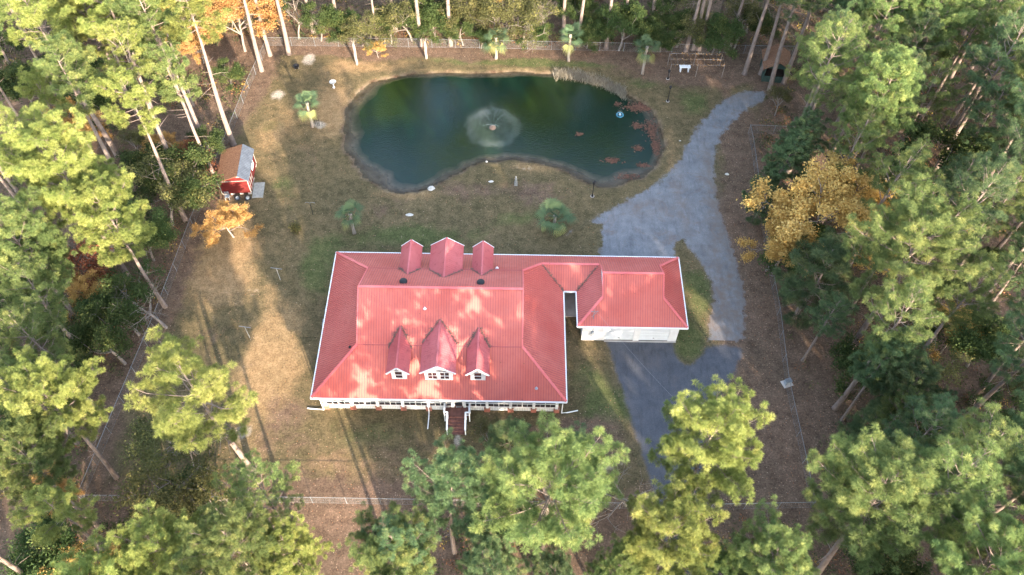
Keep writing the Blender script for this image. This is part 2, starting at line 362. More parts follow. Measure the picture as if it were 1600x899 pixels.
xs = np.concatenate([[-900, -400, -200, -130, -100, -85], np.arange(-75, 75.01, 0.42), [85, 100, 130, 200, 400, 900]])
ys = np.concatenate([[-600, -200, -80, -40, -10], np.arange(8, 112.01, 0.42), [125, 150, 200, 400, 1200]])
GX, GY = np.meshgrid(xs, ys)
def ground_attrs(X, Y):
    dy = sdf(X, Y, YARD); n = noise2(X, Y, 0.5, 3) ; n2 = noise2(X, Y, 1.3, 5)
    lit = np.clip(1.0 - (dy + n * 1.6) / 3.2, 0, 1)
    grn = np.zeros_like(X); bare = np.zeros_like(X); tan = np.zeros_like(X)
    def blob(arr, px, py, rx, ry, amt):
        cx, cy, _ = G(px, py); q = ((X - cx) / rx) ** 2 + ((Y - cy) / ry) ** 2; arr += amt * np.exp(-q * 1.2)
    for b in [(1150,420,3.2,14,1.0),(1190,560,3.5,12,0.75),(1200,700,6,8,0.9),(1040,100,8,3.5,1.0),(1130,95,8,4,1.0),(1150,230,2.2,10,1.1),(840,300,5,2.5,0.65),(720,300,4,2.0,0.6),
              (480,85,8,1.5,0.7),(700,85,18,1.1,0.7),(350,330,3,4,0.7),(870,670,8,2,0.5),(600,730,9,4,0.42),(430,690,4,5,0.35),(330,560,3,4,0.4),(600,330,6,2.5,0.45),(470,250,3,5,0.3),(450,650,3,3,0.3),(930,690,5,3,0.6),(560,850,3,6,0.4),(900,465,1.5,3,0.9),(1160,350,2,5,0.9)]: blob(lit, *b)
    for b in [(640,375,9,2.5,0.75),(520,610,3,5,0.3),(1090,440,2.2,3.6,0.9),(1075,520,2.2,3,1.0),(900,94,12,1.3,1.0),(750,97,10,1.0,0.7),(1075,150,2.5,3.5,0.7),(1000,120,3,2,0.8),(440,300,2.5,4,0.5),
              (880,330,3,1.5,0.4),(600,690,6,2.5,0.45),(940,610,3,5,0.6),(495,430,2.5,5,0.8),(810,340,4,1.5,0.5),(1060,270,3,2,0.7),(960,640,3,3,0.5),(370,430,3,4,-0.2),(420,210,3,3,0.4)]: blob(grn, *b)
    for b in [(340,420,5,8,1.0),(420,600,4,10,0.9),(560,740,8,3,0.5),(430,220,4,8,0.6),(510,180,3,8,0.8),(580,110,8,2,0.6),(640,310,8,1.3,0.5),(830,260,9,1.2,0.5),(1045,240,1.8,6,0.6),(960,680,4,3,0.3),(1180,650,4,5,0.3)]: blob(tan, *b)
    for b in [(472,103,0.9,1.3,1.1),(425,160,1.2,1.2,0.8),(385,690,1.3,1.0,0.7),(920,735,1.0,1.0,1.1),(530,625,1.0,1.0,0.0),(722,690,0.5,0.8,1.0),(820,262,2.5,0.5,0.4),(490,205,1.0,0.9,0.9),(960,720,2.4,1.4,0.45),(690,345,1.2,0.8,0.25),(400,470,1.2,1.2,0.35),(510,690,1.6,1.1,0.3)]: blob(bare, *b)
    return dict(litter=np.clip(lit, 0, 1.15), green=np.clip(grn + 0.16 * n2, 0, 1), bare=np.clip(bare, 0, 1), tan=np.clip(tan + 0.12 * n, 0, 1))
PD = sdf(GX, GY, POND)
def shore(X, Y):
    return np.clip(0.75 + 0.3 * noise2(X, Y, 0.9, 31) + 0.10 * noise2(X, Y, 2.5, 32) - 0.30 * np.exp(-((X - G(545, 220)[0]) / 3.0) ** 2) - 0.30 * np.exp(-((Y - G(700, 275)[1]) / 2.5) ** 2) + 0.3 * np.exp(-((Y - G(700, 115)[1]) / 3) ** 2), 0.22, 1.3)
def pond_z(d, SLOPE): return np.where(d <= 0, 0.0, -np.minimum(0.24 * np.clip(d / 0.3, 0, 1) + np.clip(d - 0.3, 0, 99) * SLOPE, 1.9))
GZ = pond_z(PD, shore(GX, GY))
GZ = GZ + np.where(sdf(GX, GY, YARD) < -1, 0.12 * noise2(GX, GY, 0.7, 11), 0.0)
ga = ground_attrs(GX, GY); ga['mud'] = np.clip((PD + 0.05 + 0.25 * noise2(GX, GY, 2.2, 41)) / 0.3, 0, 1)
def grid_faces(ny, nx):
    i = np.arange(ny - 1)[:, None] * nx + np.arange(nx - 1)[None, :]; return np.stack([i, i + 1, i + nx + 1, i + nx], axis=-1).reshape(-1, 4)
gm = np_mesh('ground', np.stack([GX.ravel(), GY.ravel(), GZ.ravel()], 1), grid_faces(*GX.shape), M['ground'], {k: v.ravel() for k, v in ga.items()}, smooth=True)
tag(link('ground', gm), kind='structure')

def clipped_sheet(name, P, z, mat, step=0.3, pad=0.55, extra=None):
    x0, y0 = P.min(0) - 1; x1, y1 = P.max(0) + 1
    X, Y = np.meshgrid(np.arange(x0, x1, step), np.arange(y0, y1, step)); d = sdf(X, Y, P)
    F = grid_faces(*X.shape); keep = (d.ravel()[F] > -pad).all(axis=1); F = F[keep]
    used, inv = np.unique(F, return_inverse=True); F = inv.reshape(F.shape)
    V = np.stack([X.ravel(), Y.ravel(), np.full(X.size, z)], 1)[used]
    at = {k: v.ravel()[used] for k, v in ground_attrs(X, Y).items()}; at['inside'] = d.ravel()[used]
    at['worn'] = (extra(X, Y) if extra else np.zeros_like(X)).ravel()[used]
    me = np_mesh(name, V, F, mat, at); o = link(name, me); return tag(o, kind='structure')
def worn(X, Y):
    a = np.zeros_like(X)
    for (px, py, rx, ry, k) in [(1140,470,2.6,9,1.1),(1120,320,1.6,8,0.9),(1060,300,1.0,9,0.6),(1010,320,4,1.6,0.6),(1100,250,1.2,6,0.5),(1150,140,3,1.5,0.8)]:
        cx, cy, _ = G(px, py); a += k * np.exp(-(((X - cx) / rx) ** 2 + ((Y - cy) / ry) ** 2) * 1.2)
    return np.clip(a, 0, 1)
clipped_sheet('gravel_drive', GRAVEL, 0.004, M['gravel'], extra=worn)
clipped_sheet('asphalt_drive', ASPH, 0.008, M['asphalt'])

# water
WZ = -0.2
X, Y = np.meshgrid(np.arange(POND[:,0].min() - 1, POND[:,0].max() + 1, 0.4), np.arange(POND[:,1].min() - 1, POND[:,1].max() + 1, 0.4))
d = sdf(X, Y, POND); F = grid_faces(*X.shape); keep = (d.ravel()[F] > 0.0).all(axis=1); F = F[keep]; used, inv = np.unique(F, return_inverse=True)
V = np.stack([X.ravel(), Y.ravel(), np.full(X.size, WZ)], 1)[used]
tag(link('pond_water', np_mesh('pond_water', V, inv.reshape(F.shape), M['water'], {'depth': (WZ - pond_z(d, shore(X, Y))).ravel()[used]})), kind='structure')

# ------------------------------------------------------------------ the house
S = 0.681; EZ = 3.3
house = tag(empty('house', (-6.5, 43.8, 0)), 'white house with faded red metal roof, six dormers, screened front porch and attached double garage', 'house')
def hpart(mb, name, mat, parent=house, **k):
    o = mb.build(name, mat, **k); o.parent = parent
    base = Vector((0, 0, 0)); p = parent
    while p is not None: base += p.location; p = p.parent
    o.location = -base if o.parent else base
    return o
def roof_plane(name, poly, zf, along, mat=None, rib=0.235, skip=None):
    """poly: xy outline; zf(x,y) height; ribs run up the slope. along = 'x' if ribs are spaced along x"""
    mb = MB(); n = len(poly)
    top = [(x, y, zf(x, y)) for x, y in poly]; bot = [(x, y, zf(x, y) - 0.07) for x, y in poly]
    mb.add(top + bot, [tuple(range(n)), tuple(range(2 * n - 1, n - 1, -1))] + [(i, i + n, (i + 1) % n + n, (i + 1) % n) for i in range(n)])
    k = 0 if along == 'x' else 1
    a0 = min(p[k] for p in poly); a1 = max(p[k] for p in poly); a = a0 + rib * 0.5
    while a < a1:
        cr = []
        for i in range(n):
            p, q = poly[i], poly[(i + 1) % n]
            if (p[k] <= a) != (q[k] <= a): tt = (a - p[k]) / (q[k] - p[k]); cr.append(p[1-k] + tt * (q[1-k] - p[1-k]))
        cr.sort()
        for b0, b1 in zip(cr[::2], cr[1::2]):
            if b1 - b0 < 0.15: continue
            P0 = (a, b0) if k == 0 else (b0, a); P1 = (a, b1) if k == 0 else (b1, a)
            mb.bar((*P0, zf(*P0) + 0.016), (*P1, zf(*P1) + 0.016), 0.045, 0.05)
        a += rib
    o = hpart(mb, name, mat or M['roof'])
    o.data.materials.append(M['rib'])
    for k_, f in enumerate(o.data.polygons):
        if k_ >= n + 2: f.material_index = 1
    return o
XL, XR = -14.0, 1.03
zF = lambda x, y: EZ + S * (y - 35.46); zB = lambda x, y: EZ + S * (52.2 - y)
zL = lambda x, y: EZ + S * (x + 18.03); zR = lambda x, y: EZ + S * (5.08 - x)
roof_plane('roof', [(-18.03,35.46),(5.08,35.46),(XR,39.51),(XR,43.83),(XL,43.83),(XL,39.49)], zF, 'x')
roof_plane('roof', [(16.98,52.2),(-18.03,52.2),(XL,48.17),(XL,43.83),(XR,43.83),(XR,48.15),(2.88,50),(8.63,50),(8.78,49.85),(8.78,47.93),(14.65,47.93),(14.65,49.87)], zB, 'x')
roof_plane('roof', [(-18.03,52.2),(-18.03,35.46),(XL,39.49),(XL,48.17)], zL, 'y')
roof_plane('roof', [(5.08,35.46),(5.08,47.8),(2.88,50),(XR,48.15),(XR,39.51)], zR, 'y')
roof_plane('roof', [(5.08,47.8),(6.43,47.8),(8.63,50),(2.88,50)], lambda x, y: EZ + S * (y - 47.8), 'x')
roof_plane('roof', [(6.43,47.8),(6.43,43.65),(8.78,46.0),(8.78,49.85),(8.63,50)], lambda x, y: EZ + S * (x - 6.43), 'y')
zG = lambda x, y: EZ + S * (y - 43.65)
roof_plane('roof', [(6.43,43.65),(16.98,43.65),(14.65,45.98),(14.65,47.93),(8.78,47.93),(8.78,46.0)], zG, 'x')
roof_plane('roof', [(16.98,43.65),(16.98,52.2),(14.65,49.87),(14.65,45.98)], lambda x, y: EZ + S * (16.98 - x), 'y')
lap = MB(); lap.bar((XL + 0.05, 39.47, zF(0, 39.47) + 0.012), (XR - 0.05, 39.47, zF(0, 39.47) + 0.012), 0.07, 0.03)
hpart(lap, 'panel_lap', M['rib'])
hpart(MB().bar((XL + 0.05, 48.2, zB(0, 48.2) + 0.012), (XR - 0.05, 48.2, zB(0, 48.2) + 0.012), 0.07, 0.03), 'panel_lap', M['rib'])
# small gable walls above the side roofs
for x in (XL + 0.02, XR - 0.02): hpart(MB().add([(x, 39.5, 6.02), (x, 48.16, 6.02), (x, 43.83, 8.93)], [(0, 1, 2)]), 'gable_wall', M['white'])
for x in (8.8, 14.63): hpart(MB().add([(x, 46.0, 4.88), (x, 49.86, 4.88), (x, 47.93, 6.15)], [(0, 1, 2)]), 'gable_wall', M['white'])
# ridge and hip caps
mb = MB(); cap = lambda a, b: mb.bar((a[0], a[1], a[2] + 0.03), (b[0], b[1], b[2] + 0.03), 0.26, 0.035)
cap((XL, 43.83, 9.0), (XR, 43.83, 9.0)); cap((8.78, 47.93, 6.215), (14.65, 47.93, 6.215)); cap((2.88, 50, 4.8), (8.63, 50, 4.8))
for a, b in (((-18.03,35.46,EZ),(XL,39.49,6.04)),((-18.03,52.2,EZ),(XL,48.17,6.04)),((5.08,35.46,EZ),(XR,39.51,6.06)),((XR,48.15,6.06),(2.88,50,4.8)),
             ((6.43,43.65,EZ),(8.78,46.0,4.9)),((16.98,43.65,EZ),(14.65,45.98,4.9)),((16.98,52.2,EZ),(14.65,49.87,4.9))): cap(a, b)
for x in (XL, XR):
    for y in (39.5, 48.16): mb.bar((x, y, 6.06), (x, 43.83, 9.0), 0.12, 0.09)
for x in (8.78, 14.65):
    for y in (46.0, 49.86): mb.bar((x, y, 4.92), (x, 47.93, 6.21), 0.12, 0.09)
hpart(mb, 'ridge_cap', M['cap'])
# gutters, fascia and soffit
mb = MB()
ev = [((-18.09,35.40),(5.14,35.40)),((5.14,35.40),(5.14,47.74)),((5.14,47.74),(6.37,47.74)),((6.37,47.74),(6.37,43.59)),((6.37,43.59),(17.04,43.59)),((17.04,43.59),(17.04,52.26)),((17.04,52.26),(-18.09,52.26)),((-18.09,52.26),(-18.09,35.40))]
for (a, b) in ev: mb.bar((a[0], a[1], 3.21), (b[0], b[1], 3.21), 0.11, 0.16)
hpart(mb, 'gutter', M['white'])
mb = MB(); 
for (x0, x1, y0, y1) in ((-17.95,5.0,35.55,36.0),(-17.95,-17.35,36.0,52.1),(4.5,5.0,36.0,47.8),(6.5,16.9,43.7,44.15),(16.45,16.9,44.15,52.1),(6.5,7.0,44.15,47.8)): mb.box(x0, x1, y0, y1, 3.10, 3.14)
hpart(mb, 'soffit', M['white'])
# walls
mb = MB(); mb.box(-17.4, 4.5, 38.2, 51.6, 0.9, 3.1); mb.box(-17.4, -17.25, 36.2, 38.2, 0.9, 3.1); mb.box(4.35, 4.5, 36.2, 38.2, 0.9, 3.1)
hpart(mb, 'wall', M['white'])
mb = MB(); mb.box(-17.3, 4.4, 36.3, 51.5, 0.0, 0.88); hpart(mb, 'foundation_wall', M['brick'])
mb = MB(); mb.box(-17.4, 4.5, 36.1, 38.2, 0.88, 0.94); hpart(mb, 'porch_floor', M['deck'])
mb = MB(); mb.box(7.0, 9.28, 44.15, 51.6, 0, 3.1); mb.box(9.28, 16.45, 44.35, 51.6, 0, 3.1)
mb.box(9.28, 16.45, 44.15, 44.35, 2.5, 3.1); mb.box(12.15, 12.72, 44.15, 44.35, 0, 2.5); mb.box(15.62, 16.45, 44.15, 44.35, 0, 2.5)
hpart(mb, 'garage_wall', M['white'])
mb = MB(); mb.box(4.6, 7.0, 50.9, 51.6, 0, 3.1); hpart(mb, 'breezeway_wall', M['soffit'])
mb = MB(); mb.box(4.52, 6.98, 46.9, 50.9, 0.0, 0.12); hpart(mb, 'breezeway_slab', M['concrete'])
for (x0, x1) in ((9.30, 12.13), (12.74, 15.60)):
    mb = MB()
    for k in range(5): mb.box(x0, x1, 44.235, 44.34, 0.04 + k * 0.5, 0.51 + k * 0.5)
    g = hpart(mb, 'garage_door', M['white_door'])
    m2 = MB(); m2.box((x0 + x1) / 2 - 0.08, (x0 + x1) / 2 + 0.08, 44.20, 44.235, 0.42, 0.46); hpart(m2, 'handle', M['black'], g)
mb = MB(); mb.box(9.28, 16.45, 43.98, 44.15, 0.0, 0.03); hpart(mb, 'garage_apron', M['concrete'])
# power meter and service mast on the garage
mb = MB(); mb.tube([(8.0, 44.08, 0.4), (8.0, 44.08, 2.9)], 0.035); mb.box(7.85, 8.15, 43.98, 44.14, 1.3, 1.75); mb.tube([(7.35, 44.07, 0.2), (7.35, 44.07, 1.0), (7.7, 44.07, 1.1), (7.85, 44.07, 1.3)], 0.03)
hpart(mb, 'electric_meter', M['grey'])
mb = MB(); mb.tube([(7.9, 43.9, 3.2), (7.9, 44.4, 3.9), (7.9, 44.5, 4.9)], 0.035); mb.bar((7.6, 44.45, 4.6), (8.3, 44.45, 4.7), 0.05); mb.bar((7.7, 44.2, 4.1), (8.2, 44.6, 4.3), 0.04); mb.bar((8.0, 44.2, 4.75), (7.7, 44.7, 4.35), 0.04)
hpart(mb, 'service_mast', M['galv'])
# porch front: posts, rails, screens
posts = [-17.25, -14.75, -12.35, -10.0, -7.62, -5.35, -4.25, -2.15, 0.05, 2.2, 4.35]
for x in posts: hpart(MB().box(x - 0.13, x + 0.13, 35.98, 36.2, 0.745, 3.1), 'porch_post', M['white'])
for i, (a, b) in enumerate(zip(posts[:-1], posts[1:])):
    a += 0.13; b -= 0.13
    if i == 5: 
        d_ = hpart(MB().box(a + 0.05, b - 0.05, 36.12, 36.16, 1.0, 3.0), 'porch_door', M['screen'])
        m = MB(); m.box(a, a + 0.07, 36.03, 36.11, 0.96, 3.1); m.box(b - 0.07, b, 36.03, 36.11, 0.96, 3.1); m.box(a + 0.07, b - 0.07, 36.03, 36.11, 1.75, 1.85); hpart(m, 'door_frame', M['white'], d_)
        continue
    sc_ = hpart(MB().box(a, b, 36.13, 36.16, 0.88, 3.08), 'porch_screen', M['screen'])
    m = MB(); c = (a + b) / 2
    m.box(a, b, 36.06, 36.12, 0.78, 0.90); m.box(a, b, 36.07, 36.12, 1.46, 1.53); m.box(c - 0.035, c + 0.035, 36.075, 36.12, 0.90, 1.46); m.box(c - 0.035, c + 0.035, 36.075, 36.12, 1.53, 3.1)
    for q in ((a + c) / 2, (b + c) / 2): m.box(q - 0.018, q + 0.018, 36.09, 36.12, 0.90, 1.46)
    hpart(m, 'screen_frame', M['white'], sc_)
for i, (a, b) in enumerate(zip(posts[:-1], posts[1:])):
    hpart(MB().box(a + 0.27, b - 0.27, 36.14, 36.2, 0.03, 0.77), 'lattice_panel', M['lattice'])
for x in posts: hpart(MB().box(x - 0.27, x + 0.27, 35.97, 36.28, 0.0, 0.68).box(x - 0.29, x + 0.29, 35.94, 36.3, 0.68, 0.74), 'brick_pier', M['brick'])
# dormers
def dormer(cx, half, yw, yr, zr, ze, wall_half, front=True, wide=False):
    """cx centre, half eave half-width, yw wall plane, yr ridge outer end, zr ridge z, ze eave z at half"""
    sg = 1 if front else -1; y_eave = 35.46 if front else 52.2
    yj = y_eave + sg * (zr - EZ) / S; ye = y_eave + sg * (ze - EZ) / S        # where ridge and eaves meet the main roof
    mb = MB()
    for q in (-1, 1):
        a, b, c_, d_ = (cx, yr, zr), (cx, yj, zr), (cx + q * half, ye, ze), (cx + q * half, yr + sg * 0.0, ze)
        vs = [a, b, c_, d_] + [(p[0], p[1], p[2] - 0.08) for p in (a, b, c_, d_)]
        mb.add(vs, [(0,1,2,3),(7,6,5,4),(0,3,7,4),(3,2,6,7)])
        n_ = int(abs(yj - yr) / 0.235)
        for k in range(n_):
            y = yr + sg * (0.12 + k * 0.235); tt = 1.0
            if abs(y - yr) > abs(ye - yr): tt = max(0.05, 1 - (abs(y - yr) - abs(ye - yr)) / abs(yj - ye))
            mb.bar((cx, y, zr + 0.012), (cx + q * half * tt, y, zr + (ze - zr) * tt + 0.012), 0.035, 0.03)
    mb.bar((cx, yr, zr + 0.03), (cx, yj, zr + 0.03), 0.16, 0.04)
    o = hpart(mb, 'dormer', M['dormer_roof'])
    zb = EZ + S * abs(yw - y_eave); w = wall_half; zw = ze + (zr - ze) * (1 - w / half) - 0.08
    m = MB(); yb = y_eave + sg * (zw - EZ) / S
    m.add([(cx-w,yw,zb-0.05),(cx+w,yw,zb-0.05),(cx+w,yw,zw),(cx,yw,zr-0.09),(cx-w,yw,zw),(cx-w,yb,zw),(cx+w,yb,zw)], [(0,1,2,3,4),(0,4,5),(1,6,2)])
    # barge boards
    for q in (-1, 1): m.bar((cx, yr - sg * 0.02, zr - 0.07), (cx + q * half, yr - sg * 0.02, ze - 0.07), 0.05, 0.17)
    hpart(m, 'dormer_wall', M['white'] if front else M['white'], o)
    if front:
        wins = ((-0.55, 0.42), (0.55, 0.42)) if wide else ((0, 0.34),)
        zc = zb + 0.42
        g = MB()
        for (dx, hw) in wins: g.box(cx + dx - hw, cx + dx + hw, yw - 0.02, yw + 0.02, zc - 0.18, zc + 0.95)
        hw = 0.95 if wide else 0.36
        n_ = 8; arc = [(cx + hw * math.cos(math.pi * k / n_), yw - 0.02, zc + 1.10 + 0.30 * math.sin(math.pi * k / n_)) for k in range(n_ + 1)]
        g.add(arc, [tuple(range(n_ + 1))[::-1]])
        wo = hpart(g, 'dormer_window', M['glass'], o)
        f = MB()
        for (dx, hw2) in wins:
            for zz in (zc - 0.2, zc + 0.36, zc + 0.97): f.box(cx + dx - hw2 - 0.04, cx + dx + hw2 + 0.04, yw - 0.05, yw - 0.022, zz - 0.035, zz + 0.035)
            for xx in (-hw2, hw2) + ((0,) if wide else ()): f.box(cx + dx + xx - 0.03, cx + dx + xx + 0.03, yw - 0.048, yw - 0.022, zc - 0.16, zc + 0.93)
        f.tube([(p[0], yw - 0.04, p[2]) for p in arc], 0.025, 4)
        base = f
        hpart(base, 'dormer_window_frame', M['white'], o)
dormer(-10.06, 1.03, 36.95, 36.55, 6.99, 5.95, 0.68)
dormer(-6.48, 1.60, 36.93, 36.55, 7.36, 6.15, 1.26, wide=True)
dormer(-2.95, 1.03, 36.95, 36.55, 6.99, 5.95, 0.68)
dormer(-9.95, 1.03, 50.6, 51.05, 6.96, 5.97, 0.68, front=False)
dormer(-6.44, 1.62, 50.6, 51.05, 7.37, 6.16, 1.26, front=False)
dormer(-2.90, 1.02, 50.6, 51.05, 6.96, 5.97, 0.68, front=False)
M['debris'] = plain('needle_debris', (0.17, 0.12, 0.095), 0.95, 0.5, 9.0)
rl = random.Random(8)
def debris_line(a, b, n, w):
    m = MB()
    for k in range(n):
        q = rl.random() ** 0.8; p = Vector(a).lerp(Vector(b), q); a_ = rl.uniform(0, 6.28); l = rl.uniform(0.10, 0.28)
        off = Vector((rl.gauss(0, w), rl.gauss(0, w), 0)); p = p + off; p.z += 0.05 + rl.uniform(0, .05)
        m.bar(p, p + Vector((math.cos(a_) * l, math.sin(a_) * l, 0)), rl.uniform(0.02, 0.05), 0.015)
    m.bar(Vector(a) + Vector((0, 0, .035)), Vector(b) + Vector((0, 0, .035)), 0.05, 0.02)
    hpart(m, 'needle_litter', M['debris'])
for (cx, hw_, zr_, ze_) in ((-10.06, 1.03, 6.99, 5.95), (-6.48, 1.6, 7.36, 6.15), (-2.95, 1.03, 6.99, 5.95)):
    for q_ in (-1, 1): debris_line((cx + q_ * 0.1, 35.46 + (zr_ - EZ) / S, zr_), (cx + q_ * hw_, 35.46 + (ze_ - EZ) / S, ze_), 60, 0.05)
debris_line((2.95, 49.93, 4.75), (5.05, 47.83, 3.32), 85, 0.05); debris_line((8.55, 49.92, 4.75), (6.46, 47.83, 3.32), 85, 0.05)
for (cx, hw_, zr_, ze_) in ((-9.95, 1.03, 6.96, 5.97), (-6.44, 1.62, 7.37, 6.16), (-2.9, 1.02, 6.96, 5.97)):
    for q_ in (-1, 1): debris_line((cx + q_ * 0.1, 52.2 - (zr_ - EZ) / S, zr_), (cx + q_ * hw_, 52.2 - (ze_ - EZ) / S, ze_), 30, 0.04)
# roof vents, pipes
for (x, y) in ((-10.05, 44.95), (-2.9, 45.0)):
    z = zB(x, y); m = MB(); m.lathe([(0.20, -0.05), (0.20, 0.10), (0.36, 0.12), (0.38, 0.2), (0.30, 0.28), (0.0, 0.31)], (x, y, z), 14); hpart(m, 'roof_vent', M['black'], smooth=True)
for (x, y, z, mt) in ((-7.89, 42.24, 7.92, 'white'), (-14.68, 39.45, 5.60, 'black'), (2.35, 36.4, 3.94, 'grey'), (-1.49, 48.6, 5.75, 'white')):
    m = MB(); m.tube([(x, y, z - 0.1), (x, y, z + 0.22)], 0.07, 8); m.lathe([(0.16, 0.03), (0.07, 0.08)], (x, y, z), 8); hpart(m, 'vent_pipe', M[mt])
# entrance steps
st = hpart(MB().box(-6.05, -3.75, 34.95, 35.93, 0.83, 0.90), 'entrance_landing', M['deck'])
for k in range(5):
    z = 0.90 - 0.17 * (k + 1); y = 34.95 - 0.27 * k
    hpart(MB().box(-5.72, -4.12, y - 0.27, y, z - 0.05, z).box(-5.70, -4.14, y - 0.02, y - 0.001, z, z + 0.12), 'step', M['deck'], st)
for sx, xo, xi in ((-1, -6.05, -5.76), (1, -3.75, -4.08)):
    m = MB()
    for y in (35.85, 35.0): m.bar((xo, y, 0), (xo, y, 1.85), 0.11)
    m.bar((xo, 35.85, 1.85), (xo, 34.95, 1.85), 0.16, 0.06); m.bar((xo, 35.85, 1.35), (xo, 35.0, 1.35), 0.08)
    m.bar((xi, 34.95, 0.5), (xi, 34.95, 1.85), 0.11); m.bar((xo, 34.95, 1.85), (xi, 34.95, 1.84), 0.14, 0.06); m.bar((xo, 34.95, 1.3), (xi, 34.95, 1.3), 0.07)
    m.bar((xi, 33.62, 0), (xi, 33.62, 1.0), 0.11); m.bar((xi, 34.98, 1.85), (xi, 33.55, 1.02), 0.16, 0.06); m.bar((xi, 34.98, 1.3), (xi, 33.6, 0.5), 0.08)
    hpart(m, 'stair_railing', M['white'])
# downspouts
for pts in ([(-17.35,35.42,3.15),(-17.5,35.85,2.7),(-17.5,35.88,0.15),(-18.2,35.95,0.08),(-19.1,36.05,0.06)], [(-7.62,35.42,3.15),(-7.62,35.85,2.7),(-7.62,35.86,0.2),(-7.60,35.2,0.08),(-7.62,34.1,0.06)], [(4.7,35.42,3.15),(4.85,35.85,2.7),(4.85,35.9,0.2),(5.4,36.0,0.08),(6.4,36.25,0.06)]):
    hpart(MB().tube(pts, 0.055, 6), 'downspout', M['white'])
hpart(MB().tube([(17.0, 51.2, 3.2), (16.6, 51.3, 2.9), (16.55, 51.3, 0.1)], 0.05, 6), 'downspout', M['white'])

# air conditioning units beside the house
def ac_unit(x, y, label):
    r = tag(empty('air_conditioner', (x, y, 0)), label, 'air conditioner')
    MB().box(-0.42, 0.42, -0.42, 0.42, 0.0, 0.08).build('base_pad', M['concrete'], r)
    m = MB(); m.box(-0.36, 0.36, -0.36, 0.36, 0.08, 0.82)
    for z in np.arange(0.16, 0.78, 0.09): m.box(-0.375, 0.375, -0.375, 0.375, z, z + 0.03)
    m.build('cabinet', M['grey'], r)
    m = MB(); m.lathe([(0.30, 0.83), (0.30, 0.86), (0.27, 0.86), (0.27, 0.83)], n=20)
    for k in range(6): a = k * math.pi / 6; m.bar((0.29*math.cos(a), 0.29*math.sin(a), 0.85), (-0.29*math.cos(a), -0.29*math.sin(a), 0.85), 0.015)
    m.lathe([(0.0, 0.865), (0.1, 0.86), (0.1, 0.83)], n=10); m.build('fan_grille', M['black'], r)
ac_unit(-18.55, 45.3, 'grey air conditioner unit beside the left wall of the house, nearer the front')
ac_unit(-18.5, 46.9, 'air conditioner unit half hidden under the left eave, nearer the back of the house')

# ------------------------------------------------------------------ chain link fences
def fence(name_lab, pts, h=1.35, gap=3.0, skip=()):
    pts = [Vector((p[0], p[1], 0)) for p in pts]
    r = tag(empty('chain_link_fence', pts[0]), name_lab, 'fence'); o0 = pts[0]
    rail = MB(); V = []; F = []
    for i in range(len(pts) - 1):
        a, b = pts[i] - o0, pts[i + 1] - o0; L = (b - a).length; n = max(1, round(L / gap)); up = Vector((0, 0, 1))
        for k in range(n + (1 if i == len(pts) - 2 else 0)):
            p = a + (b - a) * (k / n); m = MB(); m.tube([p, p + up * (h + 0.02)], 0.026, 6); m.lathe([(0.036, h), (0.045, h + 0.05), (0.0, h + 0.09)], tuple(p), 6); m.build('post', M['galv'], r)
        rail.tube([a + up * h, b + up * h], 0.021, 5)
        rail.tube([a + up * 0.08, b + up * 0.08], 0.006, 3)
        # wires
        d = (b - a).normalized(); nrm = Vector((-d.y, d.x, 0)); sp = 0.12; w = 0.0022
        s = -h
        while s < L:
            for sg in (1, -1):
                s0, z0, s1, z1 = (s, 0.06, s + h, h) if sg > 0 else (s, h, s + h, 0.06)
                def cl(ss0, zz0, ss1, zz1):
                    if ss0 < 0: f_ = (0 - ss0) / (ss1 - ss0); ss0, zz0 = 0, zz0 + f_ * (zz1 - zz0)
                    if ss1 > L: f_ = (L - ss0) / (ss1 - ss0); ss1, zz1 = L, zz0 + f_ * (zz1 - zz0)
                    return ss0, zz0, ss1, zz1
                s0, z0, s1, z1 = cl(s0, z0, s1, z1)
                p0 = a + d * s0 + up * z0; p1 = a + d * s1 + up * z1; wv = (d * -0.7 * sg + up * 0.7) * w
                j = len(V); V += [p0 - wv, p0 + wv, p1 + wv, p1 - wv]; F.append((j, j+1, j+2, j+3))
            s += sp
    rail.build('top_rail', M['galv'], r)
    link('wire_mesh', np_mesh('wire_mesh', np.array([tuple(v) for v in V]), np.array(F), M['wire']), r)
fence('long chain link fence across the top of the yard behind the pond', [G(408,84), G(700,78), G(1000,75), G(1225,72)])
fence('chain link fence down the left side of the yard past the red shed', [G(408,86), G(380,152), G(345,250), G(300,370), G(250,517), (-37.3, 26.9)])
fence('chain link fence across the bottom of the yard left of the drive', [(-37.3, 26.7), G(500,796), G(1032,789)])
fence('short chain link fence at the bottom right between the drive and corner', [G(1120,787), G(1277,779)])
fence('chain link fence down the right side of the yard to the corner', [G(1277,777), G(1262,710), G(1232,590), G(1215,480), G(1197,400), G(1180,300), G(1167,222)])
fence('small chain link pen corner at the top right beside the gravel drive', [G(1167,222), G(1161,197), G(1200,197), G(1235,198)])

